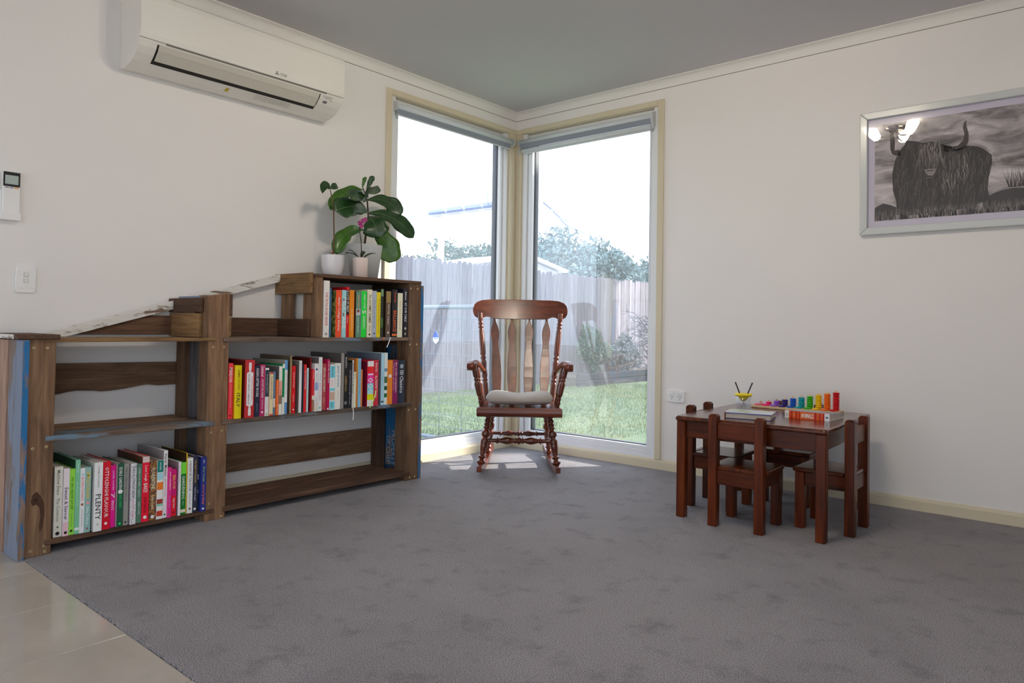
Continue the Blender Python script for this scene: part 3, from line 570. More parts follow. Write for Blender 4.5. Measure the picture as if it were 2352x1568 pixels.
 (1,-1.7262,-1.7023,0.7099,0.352,0.26,(28, 28, 30),None,'tall black cookbook with gold capitals on the middle shelf',[('Brunetti Bros', 0.07, 0.26, 0.4, (235, 235, 235)), ('CAKEOGO.', 0.4, 0.7, 0.5, (190, 160, 90))],[('disc', 0.9, (120, 120, 120), 0.7)]),
 (1,-1.6997,-1.6753,0.6626,0.35,0.21,(26, 28, 38),None,'black cookbook with small white sentence along the spine on the middle shelf',[('super naked  food from the edge of the earth', 0.16, 0.92, 0.3, (215, 215, 220))],[]),
 (1,-1.6709,-1.6620,0.6752,0.346,0.21,(205, 202, 206),(40, 60, 30),'thin pale grey cookbook with black lettering on the middle shelf',[('BRASSERIE & MORE', 0.06, 0.7, 0.6, (60, 60, 64))],[]),
 (1,-1.6616,-1.6510,0.6149,0.352,0.21,(236, 224, 196),None,'short cream book in front of an orange one on the middle shelf',[('Maggie Beer', 0.05, 0.2, 0.5, (90, 70, 50))],[]),
 (1,-1.6456,-1.6351,0.6835,0.346,0.21,(205, 130, 55),None,'thin tan orange cookbook with green lettering on the middle shelf',[('family food', 0.05, 0.25, 0.6, (140, 170, 50))],[]),
 (1,-1.6347,-1.6192,0.6834,0.35,0.21,(132, 192, 222),None,'light blue cookbook with dark blue lettering on the middle shelf',[('Stephanie & friends in the kitchen', 0.05, 0.78, 0.45, (40, 80, 130))],[]),
 (1,-1.6146,-1.6043,0.6262,0.345,0.21,(216, 130, 72),None,'short thin tan orange book on the middle shelf',[],[]),
 (1,-1.5852,-1.5442,0.6686,0.36,0.21,(232, 24, 30),(130, 20, 50),'striped rainbow cookbook with big white digits on the middle shelf',[('1000', 0.28, 0.74, 0.85, (235, 235, 235))],[('band', 0.0, 0.12, (230, 230, 224)), ('band', 0.26, 0.49, (228, 44, 150)), ('band', 0.49, 0.73, (120, 205, 228)), ('band', 0.73, 0.86, (216, 224, 0)), ('band', 0.86, 1, (228, 228, 222))]),
 (1,-1.5404,-1.5093,0.6719,0.357,0.21,(198, 40, 62),None,'red and white gingham cookbook on the middle shelf',[('Merrilees Parker', 0.06, 0.26, 0.4, (235, 235, 235)), ('the PANTRY kitchen', 0.34, 0.82, 0.5, (250, 215, 215))],[]),
 (1,-1.4909,-1.4707,0.7077,0.355,0.3,(166, 206, 226),(120, 130, 146),'tall light blue cookbook on the middle shelf',[('food plus love', 0.38, 0.62, 0.4, (70, 110, 150))],[('band', 0.92, 0.95, (60, 80, 100))]),
 (1,-1.4668,-1.4461,0.7095,0.352,0.28,(214, 228, 228),None,'tall white cookbook with green leaf photo on the spine on the middle shelf',[],[('band', 0.3, 0.36, (110, 140, 170)), ('band', 0.46, 0.58, (60, 100, 70)), ('band', 0.64, 0.72, (30, 90, 60)), ('band', 0.78, 0.86, (30, 110, 70))]),
 (1,-1.4449,-1.3738,0.6687,0.352,0.27,(240, 130, 34),None,'very wide orange and plum cookbook on the middle shelf',[("the cook's companion", 0.05, 0.74, 0.22, (235, 235, 235), 0.32), ('stephanie alexander', 0.06, 0.7, 0.2, (215, 140, 170), 0.1)],[('half', (128, 20, 84)), ('disc', 0.36, (235, 235, 235), 0.28, -0.26)]),
 (1,-1.3691,-1.3212,0.6669,0.35,0.25,(32, 46, 66),None,'wide dark navy cookbook, rightmost on the middle shelf',[('Classics', 0.36, 0.76, 0.5, (225, 228, 232)), ('III', 0.24, 0.33, 0.5, (225, 228, 232))],[('disc', 0.14, (150, 160, 170), 0.5)]),
 (2,-1.8463,-1.8113,1.0751,0.338,0.26,(222, 220, 216),None,'tall white cookbook with thin red capitals, leftmost on the top shelf under the plants',[('THE TIVOLI ROAD BAKER', 0.2, 0.8, 0.42, (190, 70, 55))],[('disc', 0.94, (150, 150, 150), 0.4)]),
 (2,-1.8085,-1.7992,1.0397,0.335,0.21,(52, 102, 142),None,'thin blue cookbook on the top shelf under the plants',[],[]),
 (2,-1.7761,-1.7414,1.0309,0.342,0.24,(238, 76, 36),'photos','orange-red cookbook with white script on the top shelf under the plants',[("Anna's Cottage Kitchen", 0.15, 0.86, 0.5, (235, 235, 235))],[]),
 (2,-1.7387,-1.7126,1.0326,0.34,0.21,(150, 202, 206),None,'pale blue cookbook with bold white capitals on the top shelf under the plants',[('MILK.MADE.', 0.16, 0.84, 0.8, (235, 235, 235))],[]),
 (2,-1.7104,-1.6927,1.0494,0.338,0.21,(200, 12, 32),None,'black and red cookbook with white capitals on the top shelf under the plants',[('A LOTE OF MEAT', 0.07, 0.5, 0.75, (235, 235, 235)), ('kitchen', 0.6, 0.72, 0.4, (235, 235, 235))],[('band', 0.06, 0.55, (22, 20, 22))]),
 (2,-1.6922,-1.6650,1.0349,0.342,0.21,(246, 136, 16),None,'plain orange cookbook with pale script on the top shelf under the plants',[('ripe recipes from the tree', 0.4, 0.86, 0.35, (255, 225, 190))],[]),
 (2,-1.6521,-1.6245,1.0278,0.342,0.21,(90, 140, 116),(110, 64, 50),'sage green cookbook with small portrait photo on the top shelf under the plants',[('JAMIE OLIVER', 0.06, 0.34, 0.42, (225, 150, 110)), ("jamie's dinners", 0.56, 0.9, 0.45, (235, 235, 235))],[('band', 0.37, 0.52, (190, 190, 196)), ('disc', 0.42, (110, 75, 60), 0.6)]),
 (2,-1.6192,-1.5862,1.0318,0.344,0.24,(0, 214, 52),(190, 190, 190),'bright green cookbook with white numeral five on the top shelf under the plants',[('JAMIE OLIVER', 0.06, 0.38, 0.4, (225, 255, 230)), ('5', 0.41, 0.5, 0.75, (235, 235, 235)), ('INGREDIENTS', 0.54, 0.82, 0.42, (235, 235, 235))],[]),
 (2,-1.5791,-1.5470,1.0429,0.342,0.21,(226, 216, 190),None,'beige cookbook with black condensed capitals on the top shelf under the plants',[('The GOURMET FARMER', 0.1, 0.7, 0.5, (40, 36, 32)), ('MATTHEW EVANS', 0.76, 0.88, 0.25, (70, 66, 60))],[('disc', 0.94, (25, 25, 28), 0.35)]),
 (2,-1.5440,-1.5185,1.0376,0.34,0.21,(172, 182, 198),None,'pale blue-grey cookbook with faint script on the top shelf under the plants',[('kitchen stories', 0.2, 0.8, 0.4, (110, 120, 140))],[('disc', 0.92, (60, 70, 90), 0.4)]),
 (2,-1.5180,-1.4931,1.0318,0.344,0.21,(250, 202, 12),None,'slim yellow book with a rounded spine on the top shelf under the plants',[('growing up in the kitchen notes', 0.15, 0.92, 0.4, (110, 80, 10))],[]),
 (2,-1.4848,-1.4685,1.0497,0.335,0.21,(40, 46, 40),None,'thin black book with green floral pattern on the top shelf under the plants',[],[('band', 0.0, 0.15, (120, 150, 120)), ('band', 0.6, 0.8, (70, 110, 60))]),
 (2,-1.4536,-1.4212,1.0398,0.34,0.21,(98, 78, 66),(60, 46, 32),'brown cookbook with gold upper spine and silver lettering on the top shelf under the plants',[('French Cooking', 0.28, 0.5, 0.5, (215, 200, 170)), ('our favourites', 0.54, 0.72, 0.3, (235, 235, 235))],[('band', 0.0, 0.25, (150, 125, 75)), ('disc', 0.9, (235, 235, 235), 0.35)]),
 (2,-1.4114,-1.3749,1.0514,0.34,0.25,(26, 24, 30),None,'black cookbook with orange slanted capitals on the top shelf under the plants',[('Donna Hay', 0.06, 0.27, 0.4, (235, 100, 45)), ('BRILLIANCE', 0.44, 0.88, 0.6, (240, 100, 40))],[('band', 0.93, 0.97, (230, 110, 40))]),
 (2,-1.3741,-1.3386,1.0341,0.342,0.24,(226, 229, 196),(120, 116, 112),'pale green-cream cookbook with faint red lettering on the top shelf under the plants',[("Annie Garden's little book", 0.18, 0.84, 0.35, (205, 150, 120))],[]),
 (2,-1.3364,-1.3000,1.0600,0.342,0.21,(20, 20, 34),None,'black cookbook with white spaced capitals, rightmost on the top shelf under the plants',[('delicious.', 0.06, 0.24, 0.36, (235, 235, 235)), ('AT OUR TABLE', 0.29, 0.68, 0.42, (215, 215, 220))],[('disc', 0.82, (180, 170, 150), 0.4), ('disc', 0.93, (150, 140, 120), 0.4)]),
]
# ================================================================== bookcase
def old(axis): return wood('pallet_timber', axis, (88, 63, 44), (118, 89, 65), (144, 114, 86), .8, 1.15, .45, .5)
def oldd(axis): return wood('dark_pallet_timber', axis, (60, 41, 30), (88, 62, 45), (112, 84, 62), .8, 1.15, .45, .5)
def blue(axis): return wood('blue_painted_timber', axis, (84, 70, 60), (120, 100, 86), (150, 126, 108), .75, 1.15, .3, .4, (32, 102, 152), .54, 6)
def greyblue(axis): return wood('faded_blue_timber', axis, (90, 78, 72), (128, 112, 104), (150, 134, 124), .8, 1.15, .3, .4, (124, 136, 156), .56, 4)
def whitep(axis): return wood('flaking_white_timber', axis, (96, 78, 64), (124, 102, 86), (150, 128, 110), .8, 1.15, .3, .6, (220, 215, 206), .57, 9)
def bluish(axis): return wood('blue_stained_timber', axis, (66, 54, 46), (106, 88, 74), (140, 118, 100), .8, 1.15, .4, .5, (100, 122, 140), .41, 5)
def tan(axis): return wood('tan_pallet_timber', axis, (92, 66, 40), (138, 104, 66), (164, 130, 88), .8, 1.1, .4, .5)
BC = thing('bookcase', 'rustic stepped bookcase of reclaimed pallet timber with flaking blue paint', 'bookcase', (.17, -2.15, 0))
FX = .345
def bc(name, mb, mat, bevel=.002): return wpart(name, mb, mat, BC, bevel)
# left end
bc('post', MB().box(.225, FX, -3.095, -3.008, 0, .788), old('z'))
bc('post', MB().box(.012, .10, -3.095, -3.03, 0, .788), oldd('z'))
bc('side_board', MB().box(.205, .358, -3.118, -3.096, -.004, .786), greyblue('z'))
bc('painted_edge', MB().box(.3585, .3595, -3.1165, -3.097, 0, .782), blue('z'), 0)
bc('side_board', MB().box(.03, .178, -3.118, -3.098, -.004, .784), wood('pink_timber', 'z', (128, 100, 88), (160, 130, 114), (182, 154, 138), .8, 1.15, .3, .4))
bc('cap_board', MB().box(.01, .362, -3.135, -3.0, .788, .806), oldd('x'))
bc('cap_paint', MB().box(.01, .318, -3.1365, -3.1352, .789, .805), whitep('x'), 0)
bc('knot_split', MB().prism([(-3.046, .085), (-3.036, .10), (-3.032, .15), (-3.034, .19), (-3.044, .215), (-3.058, .235), (-3.070, .225), (-3.076, .20), (-3.070, .185), (-3.058, .188), (-3.048, .175), (-3.044, .14), (-3.048, .11)], 'x', FX, FX+.0006), plain((74, 50, 34), .9, 1.0), 0)
bc('knot_split', MB().prism([(-3.066, .205), (-3.058, .21), (-3.054, .205), (-3.060, .198)], 'x', FX+.0006, FX+.001), plain((40, 26, 17), .9, 1.0), 0)
# divider
pz = [(.245, 0)]
bc('post', MB().prism([(-2.432, 0), (-2.338, 0), (-2.338, .988), (-2.432, .972)], 'x', .26, FX), old('z'))
bc('post', MB().box(.04, .095, -2.43, -2.375, 0, .90), old('z'))
bc('side_board', MB().box(.098, .232, -2.398, -2.38, .06, .78), wood('slate_timber', 'z', (58, 56, 58), (88, 86, 88), (112, 110, 112), .8, 1.15, .4, .5))
bc('side_board', MB().box(.0, .30, -2.452, -2.433, .902, .966), oldd('x'))
bc('side_board', MB().box(.004, .288, -2.450, -2.433, .793, .899), tan('x'))
bc('side_board', MB().box(.01, .338, -2.337, -2.320, .885, .984), oldd('x'))
bc('side_board', MB().box(.01, .334, -2.337, -2.322, .795, .882), tan('x'))
bc('top_board', MB().box(.05, .258, -2.43, -2.338, .957, .975), greyblue('x'))
# right end
bc('post', MB().box(.245, FX, -1.297, -1.208, 0, 1.089), old('z'))
bc('post', MB().box(.02, .075, -1.285, -1.225, 0, 1.089), oldd('z'))
bc('side_board', MB().box(.005, .15, -1.207, -1.187, 0, 1.083), blue('z'))
bc('side_board', MB().box(.157, FX, -1.207, -1.187, 0, 1.083), blue('z'))
bc('inner_board', MB().box(.078, .24, -1.224, -1.210, .05, 1.08), blue('z'), .001)
bc('inner_rail', MB().box(.076, .244, -1.262, -1.226, .745, .775), oldd('x'))
bc('inner_rail', MB().box(.076, .244, -1.262, -1.226, .39, .412), oldd('x'))
SC = plain((188, 200, 208), .7, .9, name='stencil_paint')
for s_, x_, z_, l_, h_ in (('PROPERTY', .150, .250, .20, .036), ('OF CHEP', .106, .215, .16, .032), ('NE', .186, .10, .04, .026)):
    text(BC, s_, (x_-.17, -1.2246+2.15, z_), (0, 0, -1), (1, 0, 0), l_, h_, SC, 'stencil_lettering')
# shelves
bc('shelf', MB().box(.05, .348, -3.036, -2.40, .777, .791), tan('y'))
bc('shelf', MB().box(.03, .190, -3.03, -2.435, .418, .434), old('y')); bc('shelf', MB().box(.192, .350, -3.036, -2.395, .411, .432), bluish('y'))
bc('shelf', MB().box(.03, .185, -3.03, -2.435, .035, .052), oldd('y')); bc('shelf', MB().box(.188, .349, -3.030, -2.39, .033, .052), oldd('y'))
bc('shelf', MB().box(.03, .180, -2.335, -1.30, .775, .792), old('y')); bc('shelf', MB().box(.183, .352, -2.366, -1.272, .773, .792), bluish('y'))
bc('shelf', MB().box(.03, .180, -2.335, -1.30, .414, .431), old('y')); bc('shelf', MB().box(.183, .352, -2.362, -1.268, .411, .432), bluish('y'))
bc('shelf', MB().box(.03, .165, -2.335, -1.30, .032, .050), oldd('y')); bc('shelf', MB().box(.185, .349, -2.350, -1.270, .029, .050), oldd('y'))
bc('cleat', MB().box(.05, .245, -2.43, -2.40, .025, .034), oldd('x'), 0); bc('cleat', MB().box(.05, .245, -1.30, -1.27, .015, .028), oldd('x'), 0)
# box on the right
bc('top_board', MB().box(.0, .348, -1.892, -1.208, 1.0895, 1.106), oldd('y'))
bc('post', MB().box(.30, FX, -1.892, -1.857, .793, 1.089), old('z'))
bc('post', MB().box(.028, .11, -1.890, -1.862, .793, 1.089), old('z')); bc('post', MB().box(.225, .298, -1.890, -1.862, .793, 1.089), old('z'))
bc('side_board', MB().box(.0, .318, -1.912, -1.893, 1.008, 1.112), tan('x'))
bc('side_board', MB().box(.01, .298, -1.908, -1.893, .794, .882), oldd('x'))
bc('rail', MB().box(.02, .24, -1.30, -1.27, 1.04, 1.087), oldd('x'))
# back boards
bc('back_board', MB().prism([(-2.86, .80), (-2.435, .80), (-2.435, .886), (-2.62, .886)], 'x', .006, .026), oldd('y'))
rag = [(-2.955, .545)]+[(-2.955+.56*t, .545+.042*t+(.012*math.sin(t*9)+random.uniform(-.004, .004))*(1-t)) for t in [i/18 for i in range(1, 14)]]+[(-2.50, .570), (-2.40, .572)]
bc('back_board', MB().prism(rag+[(-2.40, .674), (-2.955, .681)], 'x', .006, .026), old('y'))
bc('back_board', MB().box(.006, .026, -2.34, -1.875, .795, .884), oldd('y'))
bc('back_board', MB().prism([(-2.36, .128), (-1.23, .120), (-1.23, .257), (-2.36, .263)], 'x', .006, .026), old('y'))
# leaning white batten
a0, a1 = Vector((0, -2.985, .800)), Vector((0, -1.905, 1.112)); d_ = (a1-a0).normalized(); n_ = Vector((0, -d_.z, d_.y)); w_ = .037
q = [a0-n_*w_, a1-n_*w_, a1, a0]
bc('batten', MB().prism([(p.y, p.z) for p in q], 'x', .028, .048), whitep('y'), .001)
# screws
M_BRASS = plain((214, 200, 150), .35, 1.0, .7, name='brass')
smesh = MB().lathe((0, 0, 0), (.0022, 0, 0), [(0, .0052), (.6, .0052), (1, .0042)], 12).mesh('screw'); smesh.materials.append(M_BRASS)
smesh2 = MB().lathe((.0022, 0, 0), (.0026, 0, 0), [(0, .0018), (1, .0018)], 6).mesh('screw_recess'); smesh2.materials.append(M_GASKET)
for y_, z_ in ((-3.08, .757), (-3.037, .756), (-3.075, .392), (-3.032, .394), (-3.072, .022), (-3.03, .032), (-3.028, .012), (-2.41, .752), (-2.36, .752), (-2.41, .382), (-2.36, .384), (-2.355, .012), (-2.412, .075),
               (-1.285, 1.063), (-1.235, 1.063), (-1.285, .752), (-1.235, .752), (-1.285, .39), (-1.235, .39), (-1.27, .016), (-1.232, .016)):
    o = obj('screw', smesh, None, BC); o.location = (FX-.17-.0005, y_+2.15, z_); o2 = obj('screw_recess', smesh2, None, o)
# ================================================================== books
def pat_dots():
    M, nt, b = base('dotted_cover'); v = coords(nt, (1, 1, 1), False); vo = N(nt, 'ShaderNodeTexVoronoi'); vo.inputs['Scale'].default_value = 190; nt.links.new(v, vo.inputs['Vector'])
    c = ramp(nt, vo.outputs['Distance'], [(.22, rgb((50, 50, 60), 1)), (.30, rgb((235, 235, 238), 1))]); nt.links.new(c, b.inputs['Base Color']); b.inputs['Roughness'].default_value = .5; return M
def pat_floral():
    M, nt, b = base('floral_cover'); v = coords(nt, (1, 1, 1), False); n1 = noise(nt, v, 95, 3, .7)
    c = ramp(nt, n1, [(.36, rgb((66, 40, 62), 1.2)), (.48, rgb((96, 62, 52), 1.2)), (.56, rgb((176, 124, 48), 1.2)), (.68, rgb((70, 44, 40), 1.2))]); nt.links.new(c, b.inputs['Base Color']); b.inputs['Roughness'].default_value = .5; return M
def pat_checker():
    M, nt, b = base('chequered_cover'); v = coords(nt, (1, 1, 1), False); ch = N(nt, 'ShaderNodeTexChecker'); ch.inputs['Scale'].default_value = 330; ch.inputs[1].default_value = rgb((210, 205, 200), 1); ch.inputs[2].default_value = rgb((50, 48, 46), 1)
    nt.links.new(v, ch.inputs['Vector']); nt.links.new(ch.outputs[0], b.inputs['Base Color']); b.inputs['Roughness'].default_value = .5; return M
def pat_photos():
    M, nt, b = base('photo_cover'); v = coords(nt, (1, 1, 1), False); n1 = noise(nt, v, 45, 4, .7)
    c = ramp(nt, n1, [(.35, rgb((40, 36, 30), 1.1)), (.48, rgb((90, 110, 60), 1.1)), (.58, rgb((200, 170, 80), 1.1)), (.7, rgb((210, 200, 190), 1.1))]); nt.links.new(c, b.inputs['Base Color']); b.inputs['Roughness'].default_value = .4; return M
PAT = {'dots': pat_dots(), 'floral': pat_floral(), 'checker': pat_checker(), 'photos': pat_photos()}
def bcol(c, g=1.25): return PAT[c] if isinstance(c, str) else plain(c, .42, g, name='book_cloth')
M_PAGE = wall_mat('page_block', (222, 214, 200), .95, .3)
ZB = {0: .0525, 1: .4325, 2: .7925}
GROUPS = {0: 'cookbooks on the bottom left shelf', 1: 'cookbooks on the middle shelf', 2: 'cookbooks on the top shelf'}
for (row, y0, y1, ztop, xs, D, col, side, label, texts, ex) in BOOKS:
    z0 = ZB[row]; h = ztop-z0; th = y1-y0; D = min(D, xs-.02)
    if row == 1: D = min(D, xs-.03)
    bk = thing('cookbook', label, 'book', (xs, y0, z0), 0, GROUPS[row])
    t_ = min(.0028, th*.2); rounded = 'rounded spine' in label or th > .03
    m_ = MB()
    if rounded:   # gently rounded spine
        prof = [(-D, 0), (-D, t_), (-t_*1.5, t_), (-t_*1.5, th-t_), (-D, th-t_), (-D, th), (-.002, th)]
        for k in range(1, 6): prof.append((.0*math.sin(math.pi*k/6)-.002*(1-math.sin(math.pi*k/6)), th*(1-k/6)))
        prof.append((-.002, 0))
        m_.prism(prof[::-1], 'z', 0, h)
    else:
        m_.box(-D, 0, 0, t_, 0, h); m_.box(-D, 0, th-t_, th, 0, h); m_.box(-t_, 0, t_, th-t_, 0, h)
    spine = bcol(col); obj('cover', m_, spine, bk)
    obj('page_block', MB().box(-D+.004, -t_*1.6, t_, th-t_, .003, h-.003), M_PAGE, bk)
    if side: obj('front_board', MB().box(-D-.0005, -.0015, -.0004, 0.0, .0005, h-.0005), bcol(side, 1.0), bk)
    off = .0003
    for e in ex:
        if e[0] == 'band': obj('spine_band', MB().box(0, off, th*.02, th*.98, h*(1-e[2]), h*(1-e[1])), bcol(e[3]), bk)
        elif e[0] == 'half': obj('spine_band', MB().box(0, off, th*.48, th, 0, h), bcol(e[1]), bk)
        elif e[0] == 'disc':
            r_ = e[3]*th*.5; cy = th*(.5+(e[4] if len(e) > 4 else 0)); obj('spine_mark', MB().lathe((0, cy, h*(1-e[1])), (off*2, cy, h*(1-e[1])), [(0, r_), (1, r_)], 14), bcol(e[2]), bk)
        elif e[0] == 'pin':
            P = [(.04, .10), (.055, .14), (.14, .14), (.20, .08), (.215, .30), (.235, .34)]
            L = [(w_, f_) for f_, w_ in P]; full = [(f_, w_) for f_, w_ in P]+[(1-f_, w_) for f_, w_ in P[::-1]]
            pts = [(th*(.5+w_), h*(1-f_)) for f_, w_ in full]+[(th*(.5-w_), h*(1-f_)) for f_, w_ in full[::-1]]
            obj('rolling_pin_print', MB().prism(pts[::-1], 'x', 0, off), bcol((232, 230, 234)), bk)
    for tx in texts:
        s_, f0, f1, hh, tc = tx[:5]; lat = tx[5] if len(tx) > 5 else 0
        text(bk, s_, (off*2.2, th*(.5+lat), h*(1-f0)), (0, 0, -1), (0, 1, 0), h*(f1-f0), th*hh, bcol(tc), 'title', .008, res=1)
# ribbons and markers hanging from books
def ribbon(label, col, pts, wd, name='ribbon_marker'):
    m_ = MB(); b0 = pts[0]
    for i in range(len(pts)-1):
        p, q = pts[i], pts[i+1]
        m_.add([(p[0], p[1]-wd/2, p[2]), (p[0], p[1]+wd/2, p[2]), (q[0], q[1]+wd/2, q[2]), (q[0], q[1]-wd/2, q[2]), (p[0]-.0006, p[1]-wd/2, p[2]), (p[0]-.0006, p[1]+wd/2, p[2]), (q[0]-.0006, q[1]+wd/2, q[2]), (q[0]-.0006, q[1]-wd/2, q[2])], [(0, 1, 2, 3), (7, 6, 5, 4), (0, 4, 5, 1), (3, 2, 6, 7), (0, 3, 7, 4), (1, 5, 6, 2)])
    o = obj(name, m_.shift((-b0[0], -b0[1], -b0[2])), plain(col, .5, 1.1)); o.location = b0; tag(o, label, 'ribbon')
ribbon('white satin ribbon hanging off the top book shelf', (240, 238, 232), [(.330, -1.425, .7935), (.354, -1.43, .7935), (.358, -1.445, .765), (.362, -1.462, .738)], .006)
ribbon('black ribbon hanging off the top shelf by the right post', (24, 22, 24), [(.335, -1.302, .7935), (.354, -1.302, .793), (.358, -1.302, .72), (.356, -1.300, .69)], .003)
ribbon('orange ribbon stub on the top shelf edge', (240, 110, 30), [(.34, -1.475, .7935), (.354, -1.476, .7935), (.356, -1.478, .778)], .006)
ribbon('white ribbon hanging below the middle book shelf', (238, 238, 236), [(.345, -1.668, .4335), (.354, -1.668, .4330), (.357, -1.666, .40), (.356, -1.668, .37)], .005)
ribbon('pale green ribbon lying across the striped book', (196, 235, 120), [(.3625, -1.528, .515), (.3625, -1.545, .46), (.3625, -1.568, .425)], .006)
# ================================================================== blinds
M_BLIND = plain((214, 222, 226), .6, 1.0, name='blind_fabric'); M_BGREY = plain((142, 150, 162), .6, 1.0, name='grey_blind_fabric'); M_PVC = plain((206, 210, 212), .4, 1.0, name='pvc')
bl_ = thing('roller_blind', 'rolled-up roller blind across the top of the left corner window', 'blind', (.012, -.6, 2.18))
obj('rolled_fabric', MB().tube([(0, -.545, 0), (0, .535, 0)], .0235, 18), M_BLIND, bl_)
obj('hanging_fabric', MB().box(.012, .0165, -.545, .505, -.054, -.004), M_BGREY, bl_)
obj('bottom_bar', MB().box(.010, .0185, -.545, .505, -.0575, -.050), M_PVC, bl_, .002)
for s_ in (-.548, .54): obj('bracket', MB().lathe((0, s_, 0), (0, s_+.008, 0), [(0, .030), (1, .030)], 20), M_PVC, bl_)
br = thing('roller_blind', 'double roller blind rolled up above the right corner window', 'blind', (.6, -.012, 2.18))
obj('rolled_fabric', MB().tube([(-.545, 0, .002), (.525, 0, .002)], .0215, 18), M_BLIND, br)
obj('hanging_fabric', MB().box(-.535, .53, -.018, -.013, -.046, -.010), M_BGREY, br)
obj('rolled_sunscreen', MB().tube([(-.52, -.006, -.062), (.53, -.006, -.062)], .0165, 16), M_BLIND, br)
obj('bottom_bar', MB().box(-.50, .52, -.012, .0, -.086, -.078), M_PVC, br, .002)
for z_, r_ in ((.0, .028), (-.06, .02)): obj('bracket', MB().lathe((-.552, 0, z_), (-.545, 0, z_), [(0, r_), (1, r_)], 20), M_PVC, br)
obj('bracket', MB().prism([(-.034, -.02), (-.03, .022), (.0, .034), (.02, .03), (.026, .0), (.015, -.03), (0, -.06), (-.012, -.075)], 'x', .530, .542), M_PVC, br)
cm = MB()
for (cx, cy, zt_, zb_) in ((.530, -.030, -.03, -1.16), (.539, -.030, -.03, -1.16), (.508, -.026, -.09, -1.36), (.517, -.026, -.09, -1.36)):
    z_ = zt_
    while z_ > zb_: cm.sphere((cx, cy, z_), .0022, 5, 3); z_ -= .0072
obj('bead_chain', cm, plain((186, 190, 200), .4, 1.0), br)
# ================================================================== air conditioner
M_AC = plain((238, 236, 228), .22, 1.0, name='white_plastic', coat=.3); M_AC2 = plain((210, 206, 194), .4, 1.0, name='grey_plastic'); M_SLOT = plain((40, 36, 32), .6, 1.0, name='dark_slot')
ac = thing('air_conditioner', 'white wall-mounted split system air conditioner near the ceiling', 'air conditioner', (0, -2.172, 1.96))
AL = .517
def prof(front=True): return [(0, .004), (.035, .0), (.085, .004), (.13, .02), (.165, .045), (.19, .070), (.203, .092), (.205, .0965)]
body = [(z, x) for x, z in prof()]+[(.0965, .197), (.29, .197), (.302, .185), (.305, 0)]
obj('body', MB().prism(body, 'y', -AL, AL), M_AC, ac, .004, seg=2)
obj('front_panel', MB().prism([(.0995, .198), (.0985, .207), (.12, .2125), (.27, .2125), (.295, .207), (.304, .195), (.304, .19)], 'y', -AL, AL), M_AC, ac, .004, seg=2)
obj('panel_slot', MB().box(.195, .2068, -AL+.11, AL-.11, .0925, .0985), plain((112, 106, 98), .6, 1.0), ac)
obj('louvre_recess', MB().prism([(.022, .128), (.084, .196), (.086, .2005), (.069, .1905), (.044, .1655), (.019, .131)], 'y', -AL+.075, AL-.14), M_SLOT, ac)
obj('louvre', MB().prism([(.085, .2005), (.086, .2035), (.063, .190), (.061, .187)], 'y', -AL+.082, AL-.147), M_AC2, ac, .001)
obj('louvre', MB().prism([(.0605, .1865), (.0615, .1895), (.0285, .1545), (.0275, .151)], 'y', -AL+.082, AL-.147), M_AC2, ac, .001)
M_PRINT = plain((90, 88, 86), .5, 1.0, name='print_grey')
yb = .118
for k in range(3):
    a = R(90+120*k); m_ = MB(); c_ = (.2131, yb, .118); p = [(0, 0), (.0035, .006), (0, .012), (-.0035, .006)]
    q = [(c_[1]+pp[0]*math.cos(a-R(90))-pp[1]*math.sin(a-R(90)), c_[2]+pp[0]*math.sin(a-R(90))+pp[1]*math.cos(a-R(90))) for pp in p]
    obj('logo', MB().prism(q, 'x', .2126, .2131), M_PRINT, ac)
text(ac, 'MITSUBISHI', (.2131, yb+.018, .122), (0, 1, 0), (0, 0, 1), .036, .005, M_PRINT)
text(ac, 'ELECTRIC', (.2131, yb+.018, .114), (0, 1, 0), (0, 0, 1), .036, .005, M_PRINT)
tang = Vector((.05, 0, .05)).normalized()
text(ac, 'DC INVERTER', (.1975, AL-.125, .0805), (0, 1, 0), tuple(Vector((.013, 0, .022)).normalized()), .06, .006, M_PRINT)
text(ac, 'INVERTER', (.1935, AL-.115, .0735), (0, 1, 0), tuple(Vector((.013, 0, .022)).normalized()), .04, .005, M_PRINT)
obj('sensor_window', MB().prism([(.052, .1725), (.062, .1826), (.0615, .1832), (.0515, .1732)], 'y', AL-.112, AL-.088), plain((120, 118, 120), .3, 1.0), ac)
for q_ in (.064, .069): obj('indicator', MB().box(.1865+(q_-.064), .1885+(q_-.064), AL-.072, AL-.068, q_-.0005, q_+.0015), M_SLOT, ac)
obj('warning_sticker', MB().prism([(.0035, .085), (.012, .112), (.0117, .1126), (.0031, .0856)], 'y', -.085, -.068), plain((214, 180, 40), .5, 1.0), ac)
for k in range(3): text(ac, 'CAUTION READ THE MANUAL BEFORE USE', (.118-.011*k, .06, .0135-.0052*k), (0, 1, 0), (.89, 0, .45), .19, .006, M_PRINT, res=1)
# ================================================================== wall plates
M_PLATE = plain((244, 243, 242), .25, 1.0, name='switch_plastic', coat=.2)
sw = thing('light_switch', 'white two-gang light switch plate on the left wall', 'light switch', (0, -3.019, .966))
obj('plate', MB().prism([(-.034, .004), (-.030, 0), (.030, 0), (.034, .004), (.0365, .055), (.034, .106), (.030, .110), (-.030, .110), (-.034, .106), (-.0365, .055)], 'x', 0, .008), M_PLATE, sw, .002, seg=2)
obj('grid_plate', MB().box(.008, .0095, -.034, .034, .018, .093), M_PLATE, sw, .001)
for z_ in (.041, .064):
    r_ = obj('rocker_surround', MB().box(.0095, .0105, -.009, .009, z_-.001, z_+.016), plain((196, 194, 190), .4, 1.0), sw, .001)
    obj('rocker', MB().prism([(z_+.001, .0105), (z_+.014, .0105), (z_+.014, .0145), (z_+.001, .0115)], 'y', -.007, .007), M_PLATE, sw, .0008)
